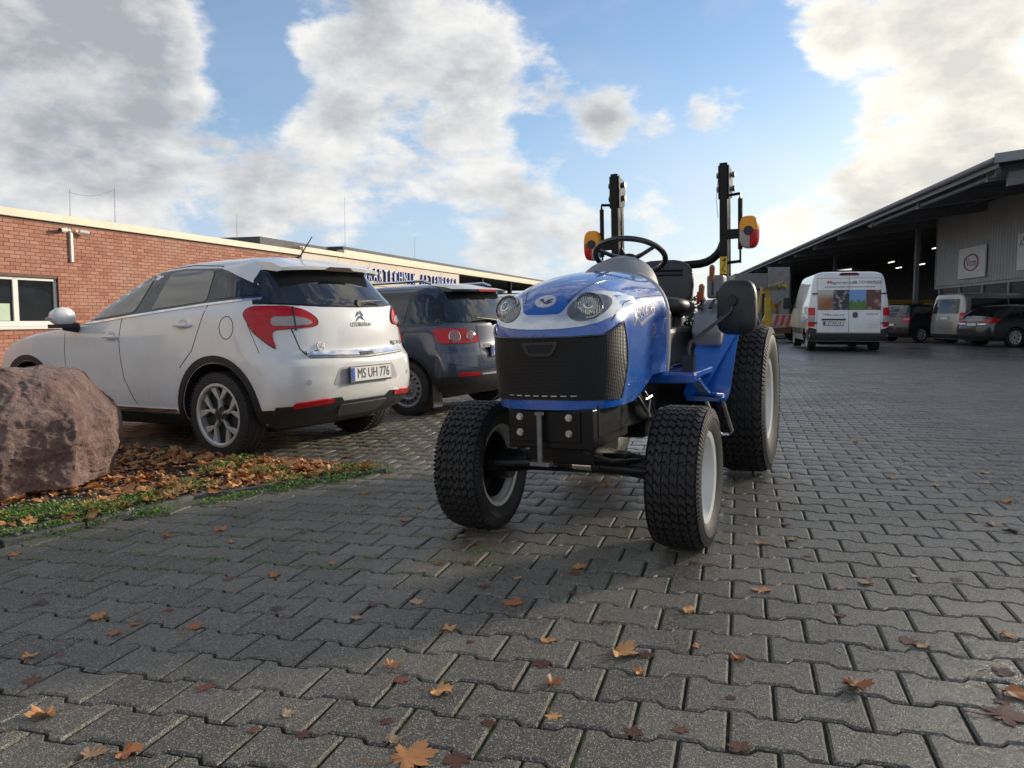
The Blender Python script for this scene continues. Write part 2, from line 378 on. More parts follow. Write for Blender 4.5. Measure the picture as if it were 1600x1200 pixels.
# the planting bed is a wedge between two kerbs
BED=[gp(603,737),gp(560,742),gp(300,780),gp(130,822),gp(0,852)]
B_tip=BED[0]; near_dir=(BED[4]-BED[0]).normalized(); B_near=BED[4]+near_dir*4.2
B_far0=gp(200,706); far_dir=(B_far0-B_tip).normalized(); B_far=B_tip+far_dir*7.0
BEDPOLY=[B_tip.xy]+[b.xy for b in BED[1:]]+[B_near.xy,B_far.xy]
def inbed(x,y,grow=0):
    inside=False; P=BEDPOLY; n=len(P); j=n-1
    for i in range(n):
        if (P[i].y>y)!=(P[j].y>y) and x<(P[j].x-P[i].x)*(y-P[i].y)/(P[j].y-P[i].y)+P[i].x: inside=not inside
        j=i
    return inside
def paver_material():
    s=NT('concrete_paver'); geo=s.n('ShaderNodeNewGeometry'); co=geo.outputs['Position']; s.co=co
    at=s.n('ShaderNodeAttribute',attribute_name='tone'); fl=s.n('ShaderNodeAttribute',attribute_name='flag'); oi=s.n('ShaderNodeObjectInfo')
    tone=s.math('ADD',at.outputs['Fac'],s.math('MULTIPLY',oi.outputs['Random'],fl.outputs['Fac']))
    base=s.mix(tone,(.104,.094,.073,1),(.184,.168,.132,1))
    base=s.mix(s.ramp(s.noise(1.3,7,.65),.35,.72,0,.55),base,(.084,.077,.064,1))          # damp patches
    spk=s.vor(330,feat='F1',out='Color'); sp=s.n('ShaderNodeSeparateColor'); s.l(spk,sp.inputs[0])
    grain=s.ramp(sp.outputs[0],.74,.95,0,.8); c=s.mix(grain,base,(.52,.48,.39,1))
    c=s.mix(s.ramp(sp.outputs[1],.66,.95,0,.7),c,(.018,.017,.015,1))
    moss=s.math('MULTIPLY',s.ramp(s.noise(.8,6,.6),.46,.70),s.ramp(s.noise(34,5,.7),.52,.70,0,.6)); c=s.mix(moss,c,(.085,.11,.03,1))
    stain=s.ramp(s.noise(5.5,6,.7),.60,.78,0,.55); c=s.mix(stain,c,(.075,.055,.038,1)); c=s.mix(s.ramp(s.noise(2.2,7,.75,dist=.8),.58,.74,0,.45),c,(.055,.055,.053,1))
    wet=s.ramp(s.noise(.75,6,.6),.36,.64)
    s.set(Base_Color=c,Roughness=s.math('ADD',s.math('MULTIPLY',wet,.24),s.ramp(s.noise(60,3,.6),.3,.7,.20,.34)),IOR=1.5)
    h=s.math('ADD',s.math('MULTIPLY',s.vor(330),.8),s.math('MULTIPLY',s.noise(90,5,.7),.9)); s.bump(h,.62,.0042); return s.m
M['paver']=paver_material()
def joint_material():
    s=NT('joint_sand'); geo=s.n('ShaderNodeNewGeometry'); s.co=geo.outputs['Position']
    c=s.mix(s.ramp(s.noise(30,5,.7),.35,.7),(.014,.013,.011,1),(.04,.036,.028,1))
    mk=s.math('MULTIPLY',s.ramp(s.noise(.9,5,.6),.42,.58),s.ramp(s.noise(16,4,.6),.42,.58))
    c=s.mix(mk,c,(.10,.16,.02,1)); s.set(Base_Color=c,Roughness=.9); s.bump(s.noise(150,4,.7),.8,.006); return s.m
def wedge():
    rows=[.4+.6*i for i in range(32)]; V=[]; xs0=[-1+2*i/60 for i in range(61)]; n=61
    for y in rows:
        for q in xs0: x=max(-12.6,min(15.1,q*(.86*y+1.0))); V.append((x,y,gz(x)-.0105))
    mb=MB(); mb.add(V,[(j*n+i,j*n+i+1,(j+1)*n+i+1,(j+1)*n+i) for j in range(len(rows)-1) for i in range(n-1)]); return mb.build('paving',joint_material(),None,smooth=0,fix=False)
paving=tag(wedge(),kind='structure')
def paver_outline(inset):
    g=.0046; L=PL/2-g-inset; a=PA; hw=PP/2-g-inset
    k=[(-L,hw+a),(-PL*.305+inset*.3,hw+a),(-PL*.215+inset*.3,hw-a),(PL*.215-inset*.3,hw-a),(PL*.305-inset*.3,hw+a),(L,hw+a)]
    return k+[(-x,-y) for x,y in k]
_o1=np.array(paver_outline(.0065)); _o2=np.array(paver_outline(0.0)); K=12
PV=np.zeros((3*K,3)); PV[:K,:2]=_o1; PV[K:2*K,:2]=_o2; PV[K:2*K,2]=-.0055; PV[2*K:,:2]=_o2; PV[2*K:,2]=-.03
PF=[tuple(range(K))[::-1]]
for r in (0,1): PF+=[(r*K+i,r*K+(i+1)%K,(r+1)*K+(i+1)%K,(r+1)*K+i) for i in range(K)]
PF[0]=tuple(range(K-1,-1,-1))
def build_pavers():
    items=[]
    for n in range(-15,140):
        for u in range(-70,80):
            X=(u+(.5 if n%2 else 0))*PL; Y=n*PP; x,y=lat(X,Y)
            if y<.55 or y>19 or x<-12.5 or x>15: continue
            if abs(x)>.86*y+1.0: continue
            if inbed(x,y): continue
            v=Vector((x,y,gz(x)-CAMH)); d=v.y*math.cos(PITCH)-v.z*math.sin(PITCH); up=v.z*math.cos(PITCH)+v.y*math.sin(PITCH)
            px=800+FPX*v.x/d; py=600-FPX*up/d
            vis=-40<px<1640 and py<1235
            hid=(690<px<1140 and 640<py<800)
            items.append((x,y,vis,(0 if vis else 1e3)+d+(3 if hid else 0)))
    items.sort(key=lambda t:t[3])
    one=MB(); one.add(PV.tolist(),PF); me=one.mesh('paver',M['paver'],smooth=0,fix=True)
    def fa(me,nm,vals):
        a=me.attributes.new(nm,'FLOAT','POINT'); a.data.foreach_set('value',vals)
    fa(me,'tone',np.zeros(len(me.vertices),dtype=np.float32)); fa(me,'flag',np.ones(len(me.vertices),dtype=np.float32))
    for x,y,_,_ in items[:300]:
        o=link('paver',me,paving); n=gn(x)
        q=Quaternion((0,0,1),-PYAW+random.gauss(0,R(.35)))
        o.matrix_world=Matrix.Translation((x,y,gz(x)+random.gauss(0,.0011)))@Vector((0,0,1)).rotation_difference(n).to_matrix().to_4x4()@q.to_matrix().to_4x4()@Matrix.Rotation(random.gauss(0,R(.4)),4,'X')@Matrix.Rotation(random.gauss(0,R(.35)),4,'Y')
    rest=items[300:]; nv=len(PV); V=np.zeros((len(rest),nv,3)); T=np.zeros((len(rest),nv),dtype=np.float32)
    for i,(x,y,_,_) in enumerate(rest):
        q=PV.copy(); q[:,2]+=q[:,0]*random.gauss(0,.006)+q[:,1]*random.gauss(0,.006)
        V[i,:,0]=x+pc*q[:,0]+ps*q[:,1]; V[i,:,1]=y-ps*q[:,0]+pc*q[:,1]
        s=SLOPE if x<.6 else (0 if x>1.6 else SLOPE*(1.6-x))
        V[i,:,2]=gz(x)+s*(V[i,:,0]-x)+q[:,2]+random.gauss(0,.0011); T[i,:]=random.random()
    loops=np.concatenate([np.array(f) for f in me_faces(me)]); sizes=np.array([len(f) for f in me_faces(me)])
    k=len(rest); m2=bpy.data.meshes.new('pavers_rest')
    L=(loops[None,:]+np.arange(k)[:,None]*nv).ravel(); S=np.tile(sizes,k); st=np.concatenate([[0],np.cumsum(S)[:-1]])
    m2.vertices.add(k*nv); m2.vertices.foreach_set('co',V.ravel()); m2.loops.add(len(L)); m2.loops.foreach_set('vertex_index',L.astype(np.int32))
    m2.polygons.add(len(S)); m2.polygons.foreach_set('loop_start',st.astype(np.int32)); m2.polygons.foreach_set('loop_total',S.astype(np.int32)); m2.update(calc_edges=True)
    m2.materials.append(M['paver']); fa(m2,'tone',T.ravel()); fa(m2,'flag',np.zeros(k*nv,dtype=np.float32))
    tag(link('pavers_beyond',m2,paving),kind='stuff')
    print('pavers',len(items))
def me_faces(me): return [tuple(p.vertices) for p in me.polygons]
build_pavers()
# ------------------------------------------------------------------ planting bed
def soil_mat():
    s=NT('bed_soil'); geo=s.n('ShaderNodeNewGeometry'); s.co=geo.outputs['Position']
    c=s.mix(s.ramp(s.noise(9,6,.7),.35,.65),(.02,.015,.01,1),(.06,.045,.03,1)); c=s.mix(s.ramp(s.noise(6,5,.6),.55,.7,0,.7),c,(.05,.09,.015,1))
    s.set(Base_Color=c,Roughness=.95); s.bump(s.noise(40,6,.7),1,.02); return s.m
def bed_z(x,y):
    d=min((Vector((x,y))-B_tip.xy).length/3.0,1); return gz(x)+.006+.030*d
mb=MB(); bp=[p for p in BEDPOLY]
cen=Vector((sum(p.x for p in bp)/len(bp),sum(p.y for p in bp)/len(bp)))
rings=[]
for k in (1.0,.97,.8,.5,.2):
    rings.append([(cen.x+(p.x-cen.x)*k,cen.y+(p.y-cen.y)*k,(gz(p.x)-.03 if k==1.0 else bed_z(cen.x+(p.x-cen.x)*k,cen.y+(p.y-cen.y)*k))) for p in bp])
mb.loft(rings[::-1],cap=True)
tag(mb.build('planting_bed_soil',soil_mat(),smooth=60),kind='structure')
M['kerb']=pm('kerb_concrete',(.10,.097,.09),.7,var=.3,vs=9,bump=.5,bs=90,dirt=.4,dcol=(.045,.07,.015),dscale=6)
kerb=tag(empty('bed_kerb','dark concrete edging stones round the planting bed with the boulder','kerb'))
def kerbline(P,w=.06,h=.028):
    for a,b in zip(P[:-1],P[1:]):
        d=(b-a); L=d.length; n=max(1,int(L/.5))
        for i in range(n):
            p=a+d*((i+.008)/n); q=a+d*((i+.992)/n)
            m=MB(); m.bar((p.x,p.y,gz(p.x)+h/2-.03),(q.x,q.y,gz(q.x)+h/2-.03),w,h+.06); m.build('kerb_stone',M['kerb'],kerb,smooth=0,bevel=.006)
kerbline([B_near]+BED[::-1]); kerbline([B_tip,B_far])
# leaves -----------------------------------------------------------
def leaf_mat(name,a,b):
    s=NT(name); oi=s.n('ShaderNodeObjectInfo'); at=s.n('ShaderNodeAttribute',attribute_name='tone')
    t=s.math('ADD',oi.outputs['Random'],at.outputs['Fac']); t=s.math('FRACT',t)
    c=s.mix(t,a+(1,),b+(1,)); c=s.mix(s.ramp(s.noise(38,5,.7),.5,.8,0,.5),c,(.10,.035,.012,1)); c=s.mix(s.ramp(s.noise(14,4,.6),.55,.8,0,.5),c,(.36,.19,.07,1))
    s.set(Base_Color=c,Roughness=.55); s.bump(s.noise(70,4,.6),.4,.003); return s.m
M['leaf']=leaf_mat('dry_leaf',(.34,.11,.028),(.62,.31,.11)); M['leaf_wet']=leaf_mat('wet_leaf',(.07,.022,.012),(.16,.055,.025)); M['leaf_pale']=leaf_mat('pale_leaf',(.34,.2,.1),(.48,.34,.2))
def maple(seed,curl=.35,size=.1,lobed=True):
    r=random.Random(seed); pts=[]
    lobes=[(-150,.45),(-95,.72),(-45,.92),(0,1.08),(45,.9),(95,.7),(150,.42)] if lobed else None
    if lobed:
        for i,(a,l) in enumerate(lobes):
            a+=r.uniform(-8,8); l*=r.uniform(.85,1.15)
            pts+= [(a-21,l*.66),(a-14,l*.84),(a-8,l*.80),(a,l),(a+8,l*.80),(a+14,l*.83),(a+21,l*.64)]
            if i<len(lobes)-1: pts.append(((a+lobes[i+1][0])/2,min(l,lobes[i+1][1])*.52))
    else:
        for k in range(22):
            q=-170+340*k/21; pts.append((q,(.38+.62*abs(math.cos(R(q)/2))**1.5)*r.uniform(.9,1.08)))
    v=[(0,0,0)]; c1=r.uniform(.5,1.3)*curl; c2=r.uniform(-.6,.9)*curl; ph=r.uniform(0,6); fold=curl*r.choice((0,.15,.45))
    for ring in (.5,1):
        for a,l in pts:
            x=math.sin(R(a))*l*ring*(1 if lobed else .62); y=math.cos(R(a))*l*ring
            z=c1*x*x*.9+c2*y*y*.7+curl*.35*math.sin(a*.06+ph)*ring*ring+curl*.12*math.sin(a*.19+ph)*ring+fold*abs(x*math.cos(ph)+y*math.sin(ph))
            v.append((x*size*.5,y*size*.5,z*size*.5))
    n=len(pts); f=[(0,1+i,1+(i+1)) for i in range(n-1)]+[(1+i,1+n+i,2+n+i,2+i) for i in range(n-1)]
    zm=min(p[2] for p in v); v=[(p[0],p[1],p[2]-zm) for p in v]
    m=MB(); m.add(v,f); b=v[0]
    m.tube([(0,0,b[2]),(r.uniform(-.1,.1)*size,-.3*size,b[2]*.5+.002),(r.uniform(-.25,.25)*size,-.62*size,.003)],[.0012,.001,.0008],4)
    return m
LEAFM=[maple(i,random.uniform(.08,.42),.115,lobed=(i%4!=3)) for i in range(12)]
def litter():
    vs=[];fs=[];tone=[]; r=random.Random(5); cnt=0
    A=B_tip.xy; u1=near_dir.xy; u2=far_dir.xy
    while cnt<1250:
        s=r.uniform(.001,1) if cnt>220 else r.uniform(.004,.16); t=r.uniform(.0,1); p=A+(u1*(1-t)*3.6+u2*t*3.6)*s**.6
        if not inbed(p.x,p.y): continue
        # bare pebbly strip close to the boulder's near side
        w=t
        if r.random()>(.16+1.1*min(1,max(0,(w-.22)/.3))) and s>.42: continue
        cnt+=1; m=LEAFM[r.randrange(12)]; k=r.uniform(.7,1.35); q=Quaternion((r.uniform(-1,1),r.uniform(-1,1),0.001),r.gauss(0,.28)).to_matrix()@Quaternion((0,0,1),r.uniform(0,6.3)).to_matrix()
        z=bed_z(p.x,p.y)+r.uniform(.0,.020)+.012*(r.random()<.12); b=len(vs)
        for v in m.v:
            w3=q@(Vector(v)*k); vs.append((p.x+w3.x,p.y+w3.y,max(z+w3.z,bed_z(p.x,p.y)+.002)))
        fs+=[tuple(i+b for i in f) for f in m.f]; tone+=[r.random()]*len(m.v)
    me=bpy.data.meshes.new('leaf_litter'); me.from_pydata(vs,[],fs); me.materials.append(M['leaf']); a=me.attributes.new('tone','FLOAT','POINT'); a.data.foreach_set('value',tone)
    tag(link('leaf_litter',me),'thick layer of orange brown maple leaves covering the planting bed','leaves',kind='stuff')
litter()
def pebbles():
    mb=MB(); r=random.Random(9); t=(1+5**.5)/2
    ico=[(-1,t,0),(1,t,0),(-1,-t,0),(1,-t,0),(0,-1,t),(0,1,t),(0,-1,-t),(0,1,-t),(t,0,-1),(t,0,1),(-t,0,-1),(-t,0,1)]
    icf=[(0,11,5),(0,5,1),(0,1,7),(0,7,10),(0,10,11),(1,5,9),(5,11,4),(11,10,2),(10,7,6),(7,1,8),(3,9,4),(3,4,2),(3,2,6),(3,6,8),(3,8,9),(4,9,5),(2,4,11),(6,2,10),(8,6,7),(9,8,1)]
    A=B_tip.xy; n=0
    while n<1900:
        s=r.uniform(.1,1)**.7; w=r.uniform(0,1)**1.3; p=A+(near_dir.xy*(1-w)*4.6+far_dir.xy*w*4.6)*s
        if not inbed(p.x,p.y): continue
        n+=1; k=r.uniform(.007,.019)/1.9; q=Quaternion((r.random(),r.random(),r.random()),r.uniform(0,6)).to_matrix()
        sx,sy,sz=r.uniform(.8,1.3),r.uniform(.8,1.2),r.uniform(.5,.8); z=bed_z(p.x,p.y)+k*.7
        vv=[]
        for a in ico:
            d=q@Vector(a); vv.append((p.x+d.x*k*sx,p.y+d.y*k*sy,z+d.z*k*sz))
        mb.add(vv,icf)
    s=NT('pebble'); c=s.mix(s.noise(28,1,.5),(.07,.06,.05,1),(.30,.27,.235,1)); s.set(Base_Color=c,Roughness=.6); s.bump(s.noise(150,3,.6),.3,.003)
    tag(mb.build('pebbles',s.m,smooth=80,fix=False),'small rounded pebbles between the boulder and the bed edging','pebbles',kind='stuff')
pebbles()
def weeds():
    r=random.Random(3); v=[];f=[]; tone=[]
    def clump(cx,cy,rad,h,num,ls):
        for _ in range(num):
            a=r.uniform(0,6.28); d=rad*r.random()**.6; x=cx+math.cos(a)*d; y=cy+math.sin(a)*d; z0=bed_z(x,y) if inbed(x,y) else gz(x)
            z=z0+h*r.random()*(1-.5*d/rad); yaw=r.uniform(0,6.28); tl=r.uniform(-.3,1.0); l=ls*r.uniform(.6,1.3); w=l*.55
            q=Quaternion((0,0,1),yaw).to_matrix()@Quaternion((1,0,0),tl).to_matrix(); b=len(v)
            for p in ((0,0,0),(w*.5,l*.45,.1*l),(0,l,0),(-w*.5,l*.45,.1*l)):
                e=q@Vector(p); v.append((x+e.x,y+e.y,max(z+e.z,z0+.001)))
            f.append((b,b+1,b+2,b+3)); tone.extend([r.random()]*4)
    # along the near kerb, thick by the boulder
    for i in range(60):
        t=r.random(); a=B_tip+near_dir*(t*4.1+.05); side=Vector((-near_dir.y,near_dir.x,0)); 
        if side.dot(far_dir)<0: side=-side
        o=r.uniform(.03,.10+.30*max(0,t-.45)); p=a+side*o; dens=.22 if t<.55 else .9
        clump(p.x,p.y,r.uniform(.05,.13),.02+.05*dens*r.random(),int(130*dens)+30,.019)
    for px,py in ((60,815),(110,808),(20,822),(200,800),(235,790),(150,812),(300,770),(520,750),(580,738),(540,742),(455,760),(420,745),(380,728),(340,742)):
        p=gp(px,py); clump(p.x,p.y,.16,.08,330,.022)
    for _ in range(260):   # moss tufts in the joints beside the bed
        px=r.uniform(0,760); py=r.uniform(735,900); p=gp(px,py)
        if inbed(p.x,p.y): continue
        nrow=round(((p.x-PX0)*ps+(p.y-PY0)*pc)/PP-.5)+.5; X=(p.x-PX0)*pc-(p.y-PY0)*ps; x,y=lat(X,nrow*PP)
        clump(x,y,.045,.004,34,.008)
    for _ in range(60):
        t=r.uniform(0,3.5); p=B_tip+far_dir*t; clump(p.x+r.uniform(-.05,.15),p.y+r.uniform(0,.12),.09,.008,40,.012)
    me=bpy.data.meshes.new('weeds'); me.from_pydata(v,[],f); a=me.attributes.new('tone','FLOAT','POINT'); a.data.foreach_set('value',tone)
    s=NT('weed_leaf'); at=s.n('ShaderNodeAttribute',attribute_name='tone'); c=s.mix(at.outputs['Fac'],(.07,.16,.018,1),(.20,.34,.045,1)); s.set(Base_Color=c,Roughness=.5); me.materials.append(s.m)
    tag(link('weeds',me),'low green weeds and moss along the edging of the planting bed','weeds',kind='stuff')
weeds()
# boulder -----------------------------------------------------------
def boulder():
    bm=bmesh.new(); r=random.Random(21)
    # outline in metres: x along the length, y across, z up
    base=[(-1.25,-.45),(-.9,-.62),(-.2,-.66),(.45,-.58),(.82,-.34),(.93,.02),(.85,.38),(.5,.58),(-.2,.62),(-.9,.55),(-1.3,.2)]
    for x,y in base:
        bm.verts.new((x*.93,y*.9,.02+.05*max(0,x))); bm.verts.new((x*1.0,y*1.04,.30)); bm.verts.new((x*.985,y,.52)); bm.verts.new((x*.80-.05,y*.84,.72+.03*r.random()))
    for x,y in ((-.9,-.3),(-.9,.3),(-.2,-.36),(-.2,.35),(.35,-.25),(.4,.22)): bm.verts.new((x,y,.86-.13*max(0,x)))
    h=bmesh.ops.convex_hull(bm,input=bm.verts); bmesh.ops.delete(bm,geom=[g for g in h['geom_interior'] if isinstance(g,bmesh.types.BMVert)],context='VERTS')
    bmesh.ops.triangulate(bm,faces=bm.faces)
    for _ in range(5): bmesh.ops.subdivide_edges(bm,edges=[e for e in bm.edges if e.calc_length()>.022],cuts=1,use_grid_fill=True); bmesh.ops.triangulate(bm,faces=[f for f in bm.faces if len(f.verts)>3])
    for _ in range(3): bmesh.ops.smooth_vert(bm,verts=bm.verts,factor=.5,use_axis_x=True,use_axis_y=True,use_axis_z=True)
    from mathutils import noise as mn
    bm.normal_update()
    for v in bm.verts:
        p=v.co; n=v.normal
        d=.045*mn.fractal(p*1.7,1,2,3)+.016*mn.ridged_multi_fractal(p*Vector((3.2,3.2,6.5)),.9,2.1,5,1,2)*.6-.02
        cell=mn.cell(p*Vector((5,5,7))+Vector((mn.noise(p*4),mn.noise(p*4+Vector((5,0,0))),mn.noise(p*4+Vector((0,7,0)))))*1.2)
        d+=.007*cell+.010*mn.fractal(p*9,.9,2.1,5)+.006*mn.fractal(p*30,.9,2,4)
        v.co=p+n*d
    me=bpy.data.meshes.new('boulder'); bm.to_mesh(me); bm.free()
    s=NT('red_sandstone'); c=s.mix(s.ramp(s.noise(3.2,7,.65,dist=.6),.3,.7),(.18,.105,.085,1),(.35,.23,.195,1))
    c=s.mix(s.ramp(s.noise(22,7,.75),.5,.75,0,.75),c,(.46,.34,.30,1)); c=s.mix(s.ramp(s.noise(7,6,.7),.58,.75,0,.7),c,(.045,.027,.024,1))
    mp=s.n('ShaderNodeMapping'); mp.inputs['Scale'].default_value=(1,1,3.2); mp.inputs['Rotation'].default_value=(.25,.3,0); s.l(s.co,mp.inputs[0])
    c=s.mix(s.ramp(s.noise(6,7,.7,co=mp.outputs[0]),.60,.72,0,.6),c,(.52,.42,.37,1))
    s.set(Base_Color=c,Roughness=s.ramp(s.noise(12,4,.6),.3,.7,.55,.85)); s.bump(s.math('ADD',s.noise(24,8,.75),s.math('MULTIPLY',s.noise(95,6,.7),.5)),1.0,.03)
    me.materials.append(s.m); me.shade_smooth(); me.set_sharp_from_angle(angle=R(42))
    o=tag(link('boulder',me),'large reddish brown rough boulder lying in the planting bed','boulder')
    zmin=min(v.co.z for v in me.vertices)
    place(o,-3.52,5.06,R(83)); o.scale=(.99,.9,1.02); o.location.z=bed_z(-3.6,5.2)-zmin*1.02-.05
boulder()
# scattered leaves on the paving ---------------------------------
def scatter():
    meshes=[m.mesh('fallen_leaf',M['leaf'],smooth=60,fix=False) for m in LEAFM]
    wet=[maple(40+i,.05,.1).mesh('fallen_leaf',M['leaf_wet'],smooth=60,fix=False) for i in range(4)]
    pale=[maple(60+i,.22,.1).mesh('fallen_leaf',M['leaf_pale'],smooth=60,fix=False) for i in range(4)]
    spots=[(797,945,1.0,0),(968,1022,1.35,0),(1012,1026,.9,1),(1335,1072,1.15,0),(683,1082,.9,0),(632,1186,1.7,0),(142,1183,1.0,2),(193,1180,.9,0),(73,1118,1.0,0),(323,1076,.9,1),(608,1042,.8,0),(1153,1031,.7,0),(1000,1052,.6,0),(863,1118,.6,0),(1076,956,.9,0),(945,972,.6,1),(1190,925,1.0,0),(1583,1085,1.2,0),(1565,1120,1.6,1),(900,886,1.0,0),(1186,850,1.1,2),(1240,845,.9,2),(182,990,.7,0),(210,978,.5,0),(300,982,.9,0),(155,967,.9,0),(60,945,1.0,1),(24,868,.9,0),(344,830,1.0,0),(262,839,.8,0),(566,771,.9,0),(630,813,.9,0),(540,715,.8,0),(622,680,.8,0),(612,742,.6,0),(655,800,.5,0),(435,951,.8,1),(395,1140,.6,1),(470,1150,.7,1),(600,1128,.6,1),(720,1185,1.2,1),(850,1040,1.0,1),(1358,912,1.0,2),(1548,820,1.3,2),(1580,828,1.2,2),(1345,716,.9,2),(1395,748,1.0,2),(1415,765,.9,2),(1360,663,.9,2),(1270,662,.8,2),(1440,646,.8,2),(1466,653,.8,2),(1465,760,.9,2),(1280,680,.7,2),(1370,697,.7,2),(1555,710,.9,2),(1540,740,.8,0),(1425,650,.7,2),(1500,628,.7,2),(1310,745,.7,2),(1525,803,.9,2),(1572,786,1.0,0),(1405,730,.8,2),(1230,748,.7,2),(1446,565,.5,2),(1020,848,.7,0),(895,925,.6,1),(1495,905,.8,1),(1420,1000,1.0,1),(1560,1050,1.1,1),(360,905,.8,1),(425,900,.8,0),(520,880,.6,0),(690,880,.9,1),(735,880,.8,1),(945,760,.9,0),(890,735,.7,1),(700,985,.7,0),(580,945,.6,1),(50,1062,.9,1),(1085,880,.6,1),(1140,1092,.5,1),(1160,1170,.9,1),(1310,960,.7,1)]
    r=random.Random(12)
    for _ in range(70):
        px=r.uniform(0,1600); py=640+520*r.random()**1.5
        spots.append((px,py,r.uniform(.45,.9),r.choice((0,1,1,2))))
    lab={0:('curled brown maple leaf lying dry on the grey paving','brown leaves scattered on the paving'),1:('flat dark wet leaf stuck to the grey paving','wet leaves stuck to the paving'),2:('pale tan leaf lying on the grey paving','pale leaves scattered on the paving')}
    for i,(px,py,k,t) in enumerate(spots):
        p=gp(px,py)
        if inbed(p.x,p.y): continue
        me=r.choice((meshes,wet,pale)[t]); o=link('fallen_leaf',me); n=gn(p.x)
        q=Vector((0,0,1)).rotation_difference(n)@Quaternion((0,0,1),r.uniform(0,6.28))
        o.matrix_world=Matrix.Translation((p.x,p.y,gz(p.x)+.001))@q.to_matrix().to_4x4()@Matrix.Scale(k*.92,4)
        tag(o,lab[t][0],'leaf',lab[t][1])
scatter()
# ------------------------------------------------------------------ left row of buildings
def brickmat():
    s=NT('brick'); oi=s.n('ShaderNodeObjectInfo'); at=s.n('ShaderNodeAttribute',attribute_name='tone'); fl=s.n('ShaderNodeAttribute',attribute_name='flag')
    t=s.math('ADD',at.outputs['Fac'],s.math('MULTIPLY',oi.outputs['Random'],fl.outputs['Fac']))
    geo=s.n('ShaderNodeNewGeometry'); s.co=geo.outputs['Position']
    c=s.mix(t,(.33,.125,.08,1),(.47,.225,.15,1)); c=s.mix(s.ramp(s.noise(1.1,5,.6),.4,.75,0,.5),c,(.46,.29,.20,1)); c=s.mix(s.ramp(s.noise(26,5,.7),.5,.8,0,.5),c,(.2,.07,.04,1))
    s.set(Base_Color=c,Roughness=.85); s.bump(s.noise(50,5,.7),.5,.006); return s.m
M['brick']=brickmat(); M['mortar']=pm('mortar',(.16,.10,.075),.9,var=.2,vs=10,bump=.4,bs=60)
M['cream']=pm('cream_fascia',(.68,.60,.44),.5,var=.06,vs=1.5,dirt=.1,dscale=1.2)
M['clad']=pm('beige_cladding',(.56,.47,.38),.55,var=.06,vs=1.2,dirt=.1,dscale=1.5)
M['frame_white']=pm('window_frame',(.72,.71,.66),.4,var=.04)
M['roof_dark']=pm('roof_membrane',(.07,.075,.08),.7,var=.2,vs=2)
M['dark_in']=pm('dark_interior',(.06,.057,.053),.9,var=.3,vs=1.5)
M['pane']=glass('window_pane',(.012,.016,.016,1),1.6)
WA=R(17.5); WO=Vector((-10.9,16.8,0)); WD=Vector((math.sin(WA),math.cos(WA),0)); WN=Vector((WD.y,-WD.x,0)); WB=-.32; WT=3.36
def wp(t,n,z): return WO+WD*t+WN*n+Vector((0,0,z))
WM=Matrix((WD,WN,Vector((0,0,1)))).transposed()
def wbox(mb,t0,t1,n0,n1,z0,z1,m=0): return mb.box(wp((t0+t1)/2,(n0+n1)/2,(z0+z1)/2),(t1-t0,n1-n0,z1-z0),WM,m)
